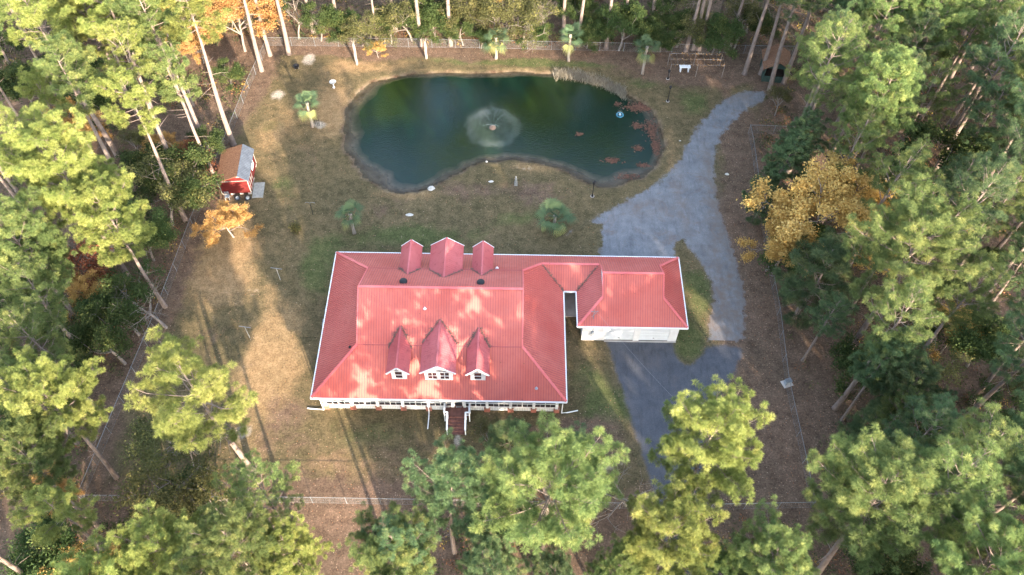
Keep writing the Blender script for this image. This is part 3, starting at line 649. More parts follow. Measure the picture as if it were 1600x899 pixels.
# ------------------------------------------------------------------ shed
shed = tag(empty('shed', (-31.25, 62.85, 0), rad(4.5)), 'red shed with half leaf covered roof and half grey metal roof by the left fence', 'shed')
W2, D2 = 1.62, 4.6      # half width, depth; origin = front wall centre
pk = 0.75               # ridge offset towards the right
zf_, ze_l, ze_r, zr_ = 0.25, 2.3, 2.45, 3.15
m = MB(); m.add([(-W2,0,zf_),(W2,0,zf_),(W2,0,ze_r),(pk,0,zr_-0.04),(-W2,0,ze_l),(-W2,D2,zf_),(W2,D2,zf_),(W2,D2,ze_r),(pk,D2,zr_-0.04),(-W2,D2,ze_l)],
      [(0,1,2,3,4),(9,8,7,6,5),(0,4,9,5),(1,6,7,2)]); m.build('wall', M['red_wall'], shed)
m = MB()
for x in (-W2, W2):
    for y in (-0.02, D2 + 0.02): m.box(x - 0.05, x + 0.05, y - 0.03, y + 0.03, zf_, ze_l - 0.02)
m.bar((-W2 - 0.1, -0.05, ze_l - 0.1), (W2 + 0.1, -0.05, ze_l - 0.05), 0.05, 0.07)
m.box(pk - 0.22, pk + 0.22, -0.05, -0.01, zr_ - 0.38, zr_ - 0.22); m.build('trim', M['cast'], shed)
t = NT('leaf_covered_shingles'); cv = t.coord(); n = t.noise(9, 5, 0.7, cv); n2 = t.noise(0.7, 4, 0.6, cv)
c = t.mix(t.ramp(n, 0.35, 0.65), (0.09, 0.045, 0.03), (0.27, 0.15, 0.09)); c = t.mix(t.ramp(n2, 0.62, 0.8), c, (0.12, 0.10, 0.09)); t.bump(n, 0.6, 0.04); M['litter_roof'] = t.fin(c, 0.95, 0.1)
m = MB(); o_ = 0.22
def slab(m, a, b, c_, d_, th=0.06): m.add([a, b, c_, d_] + [(p[0], p[1], p[2] - th) for p in (a, b, c_, d_)], [(0,1,2,3),(7,6,5,4),(0,4,5,1),(1,5,6,2),(2,6,7,3),(3,7,4,0)])
sl = (zr_ - ze_l) / (W2 + pk); slab(m, (-W2-o_, -o_, ze_l - sl*o_ + 0.03), (pk, -o_, zr_ + 0.03), (pk, D2+o_, zr_ + 0.03), (-W2-o_, D2+o_, ze_l - sl*o_ + 0.03)); m.build('shingle_roof', M['litter_roof'], shed)
m = MB(); sr = (zr_ - ze_r) / (W2 - pk); slab(m, (pk + 0.002, -o_, zr_ + 0.04), (W2+o_, -o_, ze_r - sr*o_ + 0.04), (W2+o_, D2+o_, ze_r - sr*o_ + 0.04), (pk + 0.002, D2+o_, zr_ + 0.04))
for k in range(21):
    y = -o_ + 0.08 + k * 0.235; m.bar((pk + 0.02, y, zr_ + 0.055), (W2 + o_, y, ze_r - sr*o_ + 0.055), 0.07, 0.05)
m.build('metal_roof', M['grey_metal'], shed)
for (y0, y1, zt) in ((0.35, 1.05, 2.1), (1.08, 1.78, 2.1)):
    dr = MB().box(W2 + 0.002, W2 + 0.05, y0, y1, 0.3, zt).build('door', M['red_wall'], shed)
    f = MB(); 
    for z in (0.33, 1.2, zt - 0.03): f.box(W2 + 0.052, W2 + 0.075, y0, y1, z - 0.03, z + 0.03)
    for y in (y0 + 0.03, y1 - 0.03): f.box(W2 + 0.052, W2 + 0.072, y - 0.03, y + 0.03, 0.33, zt)
    f.build('door_trim', M['cast'], dr)
wn_ = MB().box(W2 + 0.002, W2 + 0.03, 2.6, 3.5, 1.2, 2.1).build('window', M['glass'], shed)
f = MB()
for z in (1.2, 1.65, 2.1): f.box(W2 + 0.02, W2 + 0.07, 2.55, 3.55, z - 0.03, z + 0.03)
for y in (2.57, 3.05, 3.53): f.box(W2 + 0.02, W2 + 0.068, y - 0.03, y + 0.03, 1.2, 2.1)
f.build('window_frame', M['white'], wn_)
m = MB(); 
for x in (-1.4, -0.5, 0.5, 1.4):
    for y in (0.2, 2.3, 4.4): m.box(x - 0.2, x + 0.2, y - 0.2, y + 0.2, 0, zf_)
m.build('foundation_block', M['concrete'], shed)
o = MB().add([(-29.5,62.35,0),(-28.3,62.45,0),(-28.5,64.75,0),(-29.7,64.65,0),(-29.5,62.35,.09),(-28.3,62.45,.09),(-28.5,64.75,.09),(-29.7,64.65,.09)],[(4,5,6,7),(0,1,5,4),(1,2,6,5),(2,3,7,6),(3,0,4,7)]).build('concrete_pad', M['cast']); tag(o, 'pale concrete slab on the grass at the right side of the shed', 'slab'); 
def tyre(x, y, label, tilt):
    r = tag(empty('tyre', (x, y, 0.16)), label, 'tyre', 'old tyres in front of the shed'); r.rotation_euler = tilt
    m = MB(); n = 16
    prof = [(0.20, -0.10), (0.30, -0.12), (0.36, -0.08), (0.36, 0.08), (0.30, 0.12), (0.20, 0.10), (0.20, -0.10)]
    m.lathe(prof, n=18); m.build('tread', M['rubber'], r, smooth=True); MB().lathe([(0.0, -0.02), (0.19, -0.05), (0.19, 0.05)], n=14).build('rim', M['grey'], r)
tyre(-31.1, 62.2, 'black tyre lying in front of the shed, left one of the two', (0.25, 0.1, 0))
tyre(-29.95, 62.25, 'black tyre leaning at the right front corner of the shed', (1.0, 0.2, 0.4))
ch = tag(empty('garden_chair', (-32.2, 62.2, 0), rad(10)), 'pale garden chair at the left front corner of the red shed', 'chair')
MB().box(-0.25, 0.25, -0.22, 0.22, 0.40, 0.44).build('seat', M['grey'], ch); m = MB()
for k in range(4): m.box(-0.24 + k * 0.14, -0.18 + k * 0.14, 0.22, 0.26, 0.44, 0.95)
m.build('backrest', M['grey'], ch)
for x in (-0.22, 0.22):
    for y in (-0.2, 0.2): MB().bar((x, y, 0), (x, y, 0.4), 0.04).build('leg', M['grey'], ch)

# ------------------------------------------------------------------ yard objects
def t_pole(px, py, rz, label):
    x, y, _ = G(px, py); r = tag(empty('clothesline_pole', (x, y, 0), rz), label, 'pole', 'clothesline poles on the left lawn')
    MB().tube([(0, 0, 0), (0, 0, 2.05)], 0.04, 8).build('post', M['cast'], r); MB().bar((-0.6, 0, 2.0), (0.6, 0, 2.0), 0.05).build('crossbar', M['galv'], r)
t_pole(438, 449, rad(-8), 'pale T shaped clothesline pole on the lawn, farther from the camera')
t_pole(393, 541, rad(-8), 'T shaped clothesline pole behind the pine crown, nearer the camera')
x, y, _ = G(486, 346); r = tag(empty('shepherd_hook', (x, y, 0)), 'tall dark double hook pole on the lawn left of a palm', 'hook pole')
MB().tube([(0, 0, 0), (0, 0, 1.9)], 0.03, 6).build('pole', M['black'], r)
for s_ in (-1, 1): MB().tube([(0, 0, 1.85)] + [(s_ * (0.28 - 0.28 * math.cos(a)), 0, 1.9 + 0.22 * math.sin(a)) for a in np.linspace(0.3, 2.9, 7)], 0.02, 5).build('hook', M['galv'], r)
def lamp_post(px, py, label, h=2.3):
    x, y, _ = G(px, py); r = tag(empty('lamp_post', (x, y, 0)), label, 'lamp post', 'black lamp posts near the pond')
    m = MB(); m.lathe([(0.16, 0), (0.16, 0.06), (0.09, 0.25), (0.05, 0.4), (0.045, h - 0.35), (0.09, h - 0.33), (0.09, h - 0.28)], n=10); m.build('pole', M['black'], r)
    m = MB(); m.lathe([(0.10, h - 0.28), (0.16, h), (0.16, h + 0.01)], n=6); m.build('lantern', M['glass'], r)
    MB().lathe([(0.20, h), (0.13, h + 0.12), (0.03, h + 0.2), (0.0, h + 0.28)], n=6).build('lantern_cap', M['black'], r)
    MB().lathe([(0.22, 0.0), (0.22, 0.05), (0.0, 0.05)], n=12).build('footing', M['concrete'], r)
lamp_post(1034, 151, 'black lamp post on the grass right of the pond near the drive')
lamp_post(921, 303, 'black lamp post at the lower pond shore above the gravel')
lamp_post(1033, 116, 'short dark post between the third palm and the vine pen', 1.3)
# hoop ornament, birdbath, statue, rock, small grill
x, y, _ = G(512, 146); r = tag(empty('birdbath', (x, y, 0)), 'white birdbath bowl on a pedestal left of the pond', 'birdbath')
MB().lathe([(0.16, 0), (0.16, 0.06), (0.07, 0.15), (0.06, 0.65), (0.10, 0.75)], n=10).build('pedestal', M['white'], r, smooth=True)
MB().lathe([(0.05, 0.74), (0.30, 0.80), (0.42, 0.92), (0.44, 0.95), (0.38, 0.93), (0.26, 0.86), (0.0, 0.84)], n=18).build('bowl', M['stone'], r, smooth=True)
x, y, _ = G(801, 289); r = tag(empty('garden_statue', (x, y, 0)), 'small grey garden statue on a plinth below the pond', 'statue')
MB().box(-0.18, 0.18, -0.18, 0.18, 0, 0.35).build('plinth', M['cast'], r)
MB().lathe([(0.15, 0.35), (0.17, 0.55), (0.11, 0.85), (0.15, 1.0), (0.09, 1.12), (0.05, 1.18), (0.095, 1.26), (0.09, 1.36), (0.0, 1.42)], n=10).build('figure', M['cast'], r, smooth=True)
def rock(px, py, sx, sy, sz, label, seed, z=0.0, mat='stone', name='rock'):
    rr = random.Random(seed); x, y, _ = G(px, py, z); m = MB(); n, k = 10, 6; vs = []
    for i in range(k + 1):
        th = math.pi / 2 * i / k
        for j in range(n):
            a = 2 * math.pi * j / n; q = rr.uniform(0.82, 1.1); vs.append((sx * q * math.cos(a) * math.cos(th), sy * q * math.sin(a) * math.cos(th), sz * math.sin(th) * q))
    fs = [(i*n+j, i*n+(j+1)%n, (i+1)*n+(j+1)%n, (i+1)*n+j) for i in range(k) for j in range(n)]
    m.add(vs, fs); o = m.build(name, M[mat], smooth=False); o.location = (x, y, z - 0.05); tag(o, label, 'rock'); return o
rock(669, 299, 0.45, 0.35, 0.35, 'large pale rock on the pond shore at the bottom left', 1)
rock(637, 341, 0.5, 0.25, 0.15, 'low pale stone slab in the lawn behind the left dormer', 2)
rock(754, 254, 0.14, 0.12, 0.16, 'small white rock at the lower middle edge of the pond', 5)
rock(762, 285, 0.35, 0.2, 0.12, 'flat whitish stone in the red earth patch below the pond', 6)
rock(1055, 212, 0.18, 0.1, 0.1, 'small white stone in grass between pond and gravel drive', 7)
rock(1130, 262, 0.3, 0.2, 0.16, 'pale stone at the right edge of the gravel drive', 8)
def debris(px, py, label):
    x, y, _ = G(px, py); r = random.Random(9); m = MB()
    for k in range(9):
        a = r.uniform(0, 6.28); q = r.uniform(0.1, 0.6); m.bar((q*math.cos(a), q*math.sin(a)*1.6, 0.05), (q*math.cos(a) + r.uniform(-0.4, 0.4), q*math.sin(a)*1.6 + r.uniform(-0.4, 0.4), r.uniform(0.1, 0.5)), r.uniform(0.05, 0.12))
    o = m.build('branch_pile', M['bark_grey']); o.location = (x, y, 0); tag(o, label, 'branch pile')
debris(1203, 412, 'pile of pale branches against the right fence beside the orange tree')
# grey box by the right fence
x, y, _ = G(1234, 586); r = tag(empty('utility_box', (x, y, 0), rad(20)), 'light grey utility cabinet standing at the right fence', 'utility box')
MB().box(-0.28, 0.28, -0.2, 0.2, 0.05, 0.6).build('cabinet', M['grey'], r); MB().box(-0.31, 0.31, -0.23, 0.23, 0.6, 0.65).build('lid', M['galv'], r); MB().box(-0.5, 0.5, -0.4, 0.4, 0, 0.05).build('base_pad', M['concrete'], r)
# black drum near the top left
x, y, _ = G(453, 118); r = tag(empty('fire_pit', (x, y, 0)), 'small black round fire pit on the ground near the top left corner', 'fire pit')
MB().lathe([(0.30, 0.15), (0.38, 0.45), (0.42, 0.46), (0.36, 0.42), (0.0, 0.22)], n=16).build('bowl', M['black'], r); 
for k in range(3): a = k * 2.09; MB().bar((0.3*math.cos(a), 0.3*math.sin(a), 0.0), (0.28*math.cos(a), 0.28*math.sin(a), 0.2), 0.04).build('leg', M['galv'], r)
# broken pot/tree stake beside the left palm
x, y, _ = G(489, 207); r = tag(empty('plant_trellis', (x, y, 0)), 'dark little trellis beside the palm left of the pond', 'trellis')
m = MB()
for k in (-0.2, 0, 0.2): m.bar((k, 0, 0), (k * 1.4, 0, 1.2 + 0.2 * (k == 0)), 0.035)
for z in (0.5, 0.9): m.bar((-0.28, 0, z), (0.28, 0, z), 0.03)
m.build('frame', M['black'], r)

# vine pen: posts with wires and the white bench
x0, y0, _ = G(1035, 112); x1, y1, _ = G(1117, 110)
r = tag(empty('vine_arbor', (x0, y0, 0)), 'low wire pen with yellowing vines left of the green hut', 'vine arbor')
w_, d_ = x1 - x0, 2.2
for (px_, py_) in ((0, 0), (w_ / 2, 0), (w_, 0), (0, d_), (w_ / 2, d_), (w_, d_)): MB().tube([(px_, py_, 0), (px_, py_, 1.9)], 0.04, 5).build('post', M['bark_grey'], r)
m = MB()
for y_ in (0, d_ / 2, d_): m.tube([(0, y_, 1.88), (w_, y_, 1.88)], 0.012, 3)
for k in range(9): m.tube([(w_ * k / 8, 0, 1.88), (w_ * k / 8, d_, 1.88)], 0.010, 3)
m.build('wire', M['galv'], r)
rv = np.random.default_rng(4)
def leaf_quads(C, sz, rg):
    n = len(C); a = rg.normal(size=(n, 3)); a /= np.linalg.norm(a, axis=1)[:, None]; b = rg.normal(size=(n, 3)); b -= (b * a).sum(1)[:, None] * a; b /= np.linalg.norm(b, axis=1)[:, None]
    s = (sz * rg.uniform(0.6, 1.3, n))[:, None]
    V = np.stack([C - a * s, C + b * s * 0.55, C + a * s, C - b * s * 0.55], 1).reshape(-1, 3); return V, np.arange(4 * n).reshape(-1, 4)
cs = np.stack([rv.uniform(0, w_, 260), rv.choice([0, d_/2, d_], 260) + rv.normal(0, 0.1, 260), 1.88 + rv.normal(0, 0.08, 260)], 1)
V, F = leaf_quads(cs, 0.09, rv); link('vine', np_mesh('vine', V, F, M['leaf_autumn'], {'tint': np.repeat(rv.uniform(0, 1, 260), 4)}), r)
x, y, _ = G(1058, 103); r = tag(empty('garden_bench', (x, y, 0)), 'white backless bench standing inside the wire vine pen', 'bench')
MB().box(-0.7, 0.7, -0.28, 0.28, 0.70, 0.78).build('seat', M['white'], r)
for s_ in (-1, 1): MB().box(s_ * 0.5 - 0.07, s_ * 0.5 + 0.07, -0.22, 0.22, 0, 0.70).build('leg', M['white'], r)

# green hut top right
gx, gy, _ = G(1198, 116); r = tag(empty('garden_hut', (gx, gy, 0), rad(-6)), 'open dark green hut with leaf covered gable roof by the top right fence', 'hut')
hw, dp_ = 1.45, 3.2
for (px_, py_) in ((-hw, 0), (hw, 0), (-hw, dp_), (hw, dp_)): MB().box(px_ - 0.07, px_ + 0.07, py_ - 0.07, py_ + 0.07, 0, 2.3).build('post', M['green_wall'], r)
MB().box(-hw + 0.07, hw - 0.07, -0.04, 0.04, 0, 0.9).box(-hw - 0.04, -hw + 0.04, 0.08, dp_ - 0.08, 0, 0.9).box(hw - 0.04, hw + 0.04, 0.08, dp_ - 0.08, 0, 0.9).box(-hw + 0.07, hw - 0.07, dp_ - 0.04, dp_ + 0.04, 0, 2.3).build('wall', M['green_wall'], r)
m = MB(); m.add([(-hw, -0.1, 2.3), (hw, -0.1, 2.3), (0, -0.1, 3.2)], [(0, 1, 2)]); m.box(-hw - 0.05, hw + 0.05, -0.12, -0.02, 2.2, 2.4); m.build('gable', M['green_wall'], r)
for s_ in (-1, 1):
    m = MB(); slab(m, (0, -0.35, 3.28), (s_ * 1.8, -0.35, 2.15), (s_ * 1.8, dp_ + 0.35, 2.15), (0, dp_ + 0.35, 3.28)); m.build('roof', M['litter_roof'], r)
MB().box(-hw, hw, 0.0, dp_, 0.0, 0.12).build('floor_boards', M['darkwood'], r)

# ------------------------------------------------------------------ fountain and aerator in the pond
t = NT('spray'); t.b.inputs['Base Color'].default_value = (0.75, 0.85, 0.88, 1); t.b.inputs['Roughness'].default_value = 0.3
tr = t.n('BsdfTransparent'); mx = t.n('MixShader'); mx.inputs[0].default_value = 0.30; t.l(tr.outputs[0], mx.inputs[1]); t.l(t.b.outputs[0], mx.inputs[2]); t.l(mx.outputs[0], t.out.inputs[0]); M['spray'] = t.m
def drops(C, s):
    n = len(C); s = np.asarray(s)[:, None]; o6 = np.array([(1,0,0),(-1,0,0),(0,1,0),(0,-1,0),(0,0,1),(0,0,-1)])
    V = (C[:, None, :] + o6[None] * s[:, None]).reshape(-1, 3)
    f = np.array([(0,2,4),(2,1,4),(1,3,4),(3,0,4),(2,0,5),(1,2,5),(3,1,5),(0,3,5)]); F = (np.arange(n)[:, None, None] * 6 + f[None]).reshape(-1, 3); return V, F
fx, fy, _ = G(762, 201, WZ)
r = tag(empty('pond_fountain', (fx, fy, WZ)), 'fountain in the middle of the pond throwing a wide ring of spray', 'fountain')
MB().lathe([(0.0, -0.1), (0.35, -0.08), (0.42, 0.02), (0.36, 0.12), (0.12, 0.16), (0.08, 0.3), (0.0, 0.3)], n=16).build('float', plain('rusty_float', (0.20, 0.12, 0.08), 0.8), r, smooth=True)
rg = np.random.default_rng(12); C = []; sz = []
for k in range(22000):
    az = rg.uniform(0, 2 * math.pi); lob = 0.90 + 0.04 * math.sin(az * 5 + 0.7) + 0.04 * math.sin(az * 13); tt = rg.beta(2.2, 0.9)
    R_ = 3.6 * (lob + 0.05 * math.sin(az * 19 + 2) + 0.04 * math.sin(az * 31)) * rg.normal(1, 0.17); h = 2.1 * 4 * tt * (1 - tt) * rg.normal(1, 0.08); C.append((R_ * tt * math.cos(az), R_ * tt * math.sin(az), max(0.02, 0.3 * (1 - tt) + h * 0.55))); sz.append(rg.uniform(0.003, 0.0075))
for k in range(260):
    az = rg.choice([2.4, 0.5, 4.1, 5.2, 1.3]) + rg.normal(0, 0.06); tt = rg.uniform(0, 0.5); C.append((3.6 * tt * math.cos(az), 3.6 * tt * math.sin(az), 0.3 + 2.2 * 4 * tt * (1 - tt) * 0.55)); sz.append(rg.uniform(0.01, 0.022))
V, F = drops(np.array(C), sz); link('spray', np_mesh('spray', V, F, M['spray']), r)
C = []; sz = []
for k in range(12000):
    az = rg.uniform(0, 2 * math.pi); R_ = 3.75 * (0.90 + 0.04 * math.sin(az * 5 + 0.7) + 0.04 * math.sin(az * 13)) * (1 - abs(rg.normal(0, 0.2))); C.append((R_ * math.cos(az) + rg.normal(0, .12), R_ * math.sin(az) + rg.normal(0, .12), 0.01)); sz.append(rg.uniform(0.004, 0.010))
V, F = drops(np.array(C), sz); link('foam_ring', np_mesh('foam_ring', V, F, M['spray']), r)
fx, fy, _ = G(960, 175, WZ)
r = tag(empty('pond_aerator', (fx, fy, WZ)), 'small blue ringed aerator bubbling at the right end of the pond', 'aerator')
M['blue'] = plain('blue_plastic', (0.05, 0.22, 0.32), 0.4)
m = MB(); n = 20
m.tube([(0.42 * math.cos(k * 2 * math.pi / n), 0.42 * math.sin(k * 2 * math.pi / n), 0.05) for k in range(n + 1)], 0.06, 6, False); m.bar((-0.4, 0, 0.06), (0.4, 0, 0.06), 0.06); m.bar((0, -0.4, 0.06), (0, 0.4, 0.06), 0.06); m.build('float_ring', M['blue'], r)
MB().lathe([(0.1, 0), (0.1, 0.2), (0.04, 0.3), (0, 0.3)], n=10).build('nozzle', M['white'], r)
C = np.array([(rg.normal(0, 0.25), rg.normal(0, 0.25), abs(rg.normal(0.1, 0.35))) for k in range(450)]); V, F = drops(C, rg.uniform(0.006, 0.018, 450)); link('spray', np_mesh('spray', V, F, M['spray']), r)

# floating algae and pond-edge weeds
M['algae'] = plain('rusty_algae', (0.105, 0.050, 0.032), 0.9, 0.6, 4.0)
rg = np.random.default_rng(61); AV = []; AF = []; AT = []; na = 0
for (px, py, rx, ry, n) in [(949,246,0.85,0.35,220),(990,226,0.5,0.4,120),(987,191,0.6,0.5,150),(955,158,0.4,0.35,60),(990,162,1.7,0.7,600),(1010,196,0.8,1.5,380),(898,207,0.4,0.22,90),(1000,252,0.7,0.3,150),(1018,222,0.5,1.2,300),(975,270,1.2,0.4,120)]:
    x, y, _ = G(px, py, WZ); q = rg.normal(size=(n, 2)) * np.array([rx, ry]) * 0.55; a = rg.uniform(0, 6.28, n); sz_ = rg.uniform(0.03, 0.13, n)
    c0 = np.stack([x + q[:, 0], y + q[:, 1], WZ + rg.uniform(0.004, 0.03, n)], 1)
    for k in range(5):
        b = a + k * 2 * math.pi / 5; l = sz_ * rg.uniform(0.6, 1.2, n); AV.append(c0 + np.stack([np.cos(b) * l, np.sin(b) * l, np.zeros(n)], 1))
    AF.append(np.stack([na + np.arange(n) + k * n for k in range(5)], 1)); na += 5 * n
tag(link('algae', np_mesh('algae', np.concatenate(AV), np.concatenate(AF), M['algae'])), 'rusty floating algae scattered over the right end of the pond', 'algae', kind='stuff')

def blades(C, h, w, rg, lean=0.3):
    n = len(C); a = rg.uniform(0, 2 * math.pi, n); hh = (h * rg.uniform(0.6, 1.2, n))
    s = np.stack([np.cos(a) * w, np.sin(a) * w, np.zeros(n)], 1); tip = C + np.stack([rg.normal(0, lean, n) * hh, rg.normal(0, lean, n) * hh, hh], 1)
    V = np.stack([C - s, C + s, tip], 1).reshape(-1, 3); return V, np.arange(3 * n).reshape(-1, 3)
pts = []
ptsP = [(855,113),(880,114),(905,118),(930,124),(955,135),(968,142)]
for k in range(len(ptsP) - 1):
    for j in range(900):
        tt = rg.uniform(); px_ = ptsP[k][0] + tt * (ptsP[k+1][0] - ptsP[k][0]); py_ = ptsP[k][1] + tt * (ptsP[k+1][1] - ptsP[k][1]) + rg.normal(0, 3.5); pts.append(G(px_, py_))
C = np.array(pts); C[:, 2] = -0.2; V, F = blades(C, 0.7, 0.03, rg)
M['reed'] = foliage('dry_reeds', (0.20, 0.18, 0.13), (0.32, 0.29, 0.22), (0.45, 0.42, 0.34), 0.2, 0.01)
tag(link('reeds', np_mesh('reeds', V, F, M['reed'], {'tint': np.repeat(rg.uniform(0, 1, len(C)), 3)})), 'dry pale reeds along the top right bank of the pond', 'reeds', kind='stuff')

# overhead cable from garage to the lower right
m = MB(); a = Vector((8.2, 44.3, 4.7)); b = Vector((*G(1150, 700, 6.0)[:2], 6.0))
m.tube([a.lerp(b, q) - Vector((0, 0, 1.2 * 4 * q * (1 - q) * 0.5)) for q in np.linspace(0, 1, 14)], 0.009, 4)
tag(m.build('power_cable', M['galv']), 'thin grey overhead cable running from the garage mast across the asphalt', 'cable')

# ================================================================== vegetation
def norm(a): return a / (np.linalg.norm(a, axis=-1, keepdims=True) + 1e-9)
def needle_tufts(C, A, n, L, w, rg, bias=0.35):
    """C centres, A axes: n thin triangles radiating from each"""
    m = len(C); D = norm(norm(rg.normal(size=(m, n, 3))) + A[:, None, :] * bias)
    P = np.cross(D, norm(rg.normal(size=(m, n, 3)))); P = norm(P) * (w / 2)
    ln = (L * rg.uniform(0.65, 1.1, (m, n)))[..., None]; B = C[:, None, :] + D * ln * 0.10
    T = C[:, None, :] + D * ln; T[..., 2] -= ln[..., 0] * 0.10
    Mi = C[:, None, :] + D * ln * 0.55
    V = np.stack([B, Mi - P, T, Mi + P], 2).reshape(-1, 3)
    return V, np.arange(len(V)).reshape(-1, 4)
def rot_to(axis_az, el): return np.array([math.cos(axis_az) * math.cos(el), math.sin(axis_az) * math.cos(el), math.sin(el)])

def pine_proto(seed, H, R, base, nb, tufts=2, needles=24, top_flat=0.0, lean=0.0, dead=8, gap=0.0, L=0.40, w=0.018):
    """returns (trunk mesh data, crown mesh V,F,tint)"""
    rr = random.Random(seed); rg = np.random.default_rng(seed); tb = MB()
    def tp(z):      # trunk centre
        q = z / H; return Vector((lean * H * q * q + 0.12 * math.sin(q * 5 + seed), 0.10 * math.sin(q * 7 + seed * 2), z))
    r0 = 0.012 * H + 0.03; zs = [0, 0.3, 1.5] + [H * k / 12 for k in range(2, 13)]
    tb.tube([tp(z) for z in zs], [r0 * 1.35, r0 * 1.1, r0] + [max(0.025, r0 * (1 - 0.93 * (k / 12) ** 1.15)) for k in range(2, 13)], 8)
    for k in range(dead):
        z = H * rr.uniform(0.28, base + 0.1); a = rr.uniform(0, 6.28); l = rr.uniform(0.5, 2.2); p = tp(z); d = Vector((math.cos(a), math.sin(a), rr.uniform(-0.15, 0.25)))
        tb.tube([p, p + d * l * 0.5, p + d * l + Vector((0, 0, rr.uniform(-0.3, 0.2)))], [0.035, 0.022, 0.008], 4, False)
    C = []; A = []; TI = []; ga_ = rr.uniform(0, 6.28)
    gapaz = rr.uniform(0, 6.28)
    for i in range(nb):
        t_ = (i + rr.uniform(0, 0.8)) / nb; z = H * (base + (1 - base) * (0.02 + 0.95 * t_)); ga_ += 2.39996 + rr.uniform(-0.4, 0.4)
        prof = (math.sin(math.pi * min(1, (t_ * 0.80 + 0.20))) ** 0.75) if not top_flat else (math.sin(math.pi * (0.28 + 0.5 * t_)) ** 1.0)
        Lb = R * max(0.16, prof) * rr.uniform(0.62, 1.12)
        if gap and math.cos(ga_ - gapaz) > 0.45 and rr.random() < gap: Lb *= 0.45
        el = rad(5 + 48 * t_ + rr.uniform(-10, 10)); p0 = tp(z); n = 5; pts = [p0]; d = Vector(rot_to(ga_, el)); sag = rr.uniform(-0.10, 0.02)
        for k in range(1, n + 1):
            q = k / n; pts.append(p0 + d * (Lb * q) + Vector((rr.uniform(-.08, .08), rr.uniform(-.08, .08), Lb * (sag * math.sin(q * math.pi) * 1.2 + 0.16 * q * q))))
        rb = 0.014 + 0.011 * Lb; tb.tube(pts, [rb * (1 - 0.8 * k / n) for k in range(n + 1)], 4, False)
        btint = rr.uniform(-0.18, 0.18)
        ns = max(3, int(Lb * 3.3))
        for k in range(ns):
            q = 0.30 + 0.70 * (k + rr.random()) / ns; f = q * n; j = min(n - 1, int(f)); p = pts[j].lerp(pts[j + 1], f - j)
            sgn = 1 if k % 2 else -1; a2 = ga_ + sgn * rad(rr.uniform(30, 75)); l2 = (0.40 + 0.30 * Lb * (1.15 - q)) * rr.uniform(0.6, 1.2)
            e2 = rad(rr.uniform(5, 45)); e = p + Vector(rot_to(a2, e2)) * l2
            tb.tube([p, e], [0.014, 0.006], 3, False)
            for u in range(tufts):
                off = np.array([rr.gauss(0, 0.17), rr.gauss(0, 0.17), rr.gauss(0.05, 0.10)]); C.append(np.array(e) + off * (0.2 + u * 1.5)); A.append(norm(np.array(rot_to(a2, e2)) * 0.7 + np.array([0, 0, 0.9]))); TI.append(btint)
            if l2 > 0.8:
                mpt = p.lerp(e, 0.55); C.append(np.array(mpt) + np.array([0, 0, 0.12])); A.append(np.array([0, 0, 1.0])); TI.append(btint - 0.15)
        C.append(np.array(pts[-1])); A.append(norm(np.array(d) + np.array([0, 0, .8]))); TI.append(btint + 0.1)
    C = np.array(C); A = np.array(A); TI = np.array(TI)
    V, F = needle_tufts(C, A, needles, L, w, rg)
    tint = np.clip(0.45 + TI + rg.normal(0, 0.17, len(C)) + 0.10 * (rg.random(len(C)) < 0.08) * 3, 0, 1)
    tint = np.repeat(tint, needles * 4).reshape(-1, 4); tint[:, 2] += 0.12; tint[:, 0] -= 0.22
    return tb, V, F, np.clip(tint.ravel(), 0, 1)

PINES = {}
def make_pine(key, mat, **kw):
    tb, V, F, ti = pine_proto(**kw)
    tm = bpy.data.meshes.new('trunk'); tm.from_pydata(tb.v, [], tb.f); tm.update(); tm.materials.append(M['bark']); tm.polygons.foreach_set('use_smooth', [True] * len(tm.polygons))
    PINES[key] = (tm, np_mesh('crown', V, F, mat, {'tint': ti}), kw['H'], kw['R'], kw['base'])
make_pine('big_a', M['pine'], seed=1, H=20, R=4.7, base=0.55, nb=46, needles=130, tufts=2)
make_pine('big_b', M['pine'], seed=2, H=20, R=4.9, base=0.58, nb=44, needles=130, tufts=2, gap=0.5)
make_pine('big_y', M['pine_yellow'], seed=3, H=20, R=4.6, base=0.56, nb=46, needles=130, tufts=2)
make_pine('tall_a', M['pine_yellow'], seed=14, H=23, R=3.5, base=0.70, nb=26, needles=120, tufts=2, gap=0.6, dead=14)
make_pine('tall_b', M['pine'], seed=15, H=23, R=3.2, base=0.68, nb=26, needles=120, tufts=2, gap=0.7, dead=16)
make_pine('open', M['pine_yellow'], seed=4, H=18, R=4.8, base=0.55, nb=24, needles=130, tufts=2, gap=0.8)
make_pine('slim_a', M['pine'], seed=5, H=22, R=3.1, base=0.55, nb=34, needles=120, tufts=1)
make_pine('slim_b', M['pine_dark'], seed=6, H=21, R=3.4, base=0.50, nb=36, needles=120, tufts=1)
make_pine('slim_c', M['pine_yellow'], seed=7, H=23, R=3.1, base=0.66, nb=26, needles=120, tufts=1, gap=0.6)
make_pine('slim_d', M['pine'], seed=8, H=20, R=3.6, base=0.52, nb=34, needles=120, tufts=1, gap=0.6)
make_pine('dark', M['pine_dark'], seed=9, H=19, R=4.4, base=0.50, nb=42, needles=130, tufts=2, gap=0.4)
make_pine('young', M['pine_dark'], seed=10, H=9, R=2.4, base=0.15, nb=34, needles=110, tufts=2, dead=2)
make_pine('snaggy', M['pine'], seed=11, H=18, R=4.2, base=0.45, nb=26, needles=120, tufts=1, gap=0.9, dead=22)

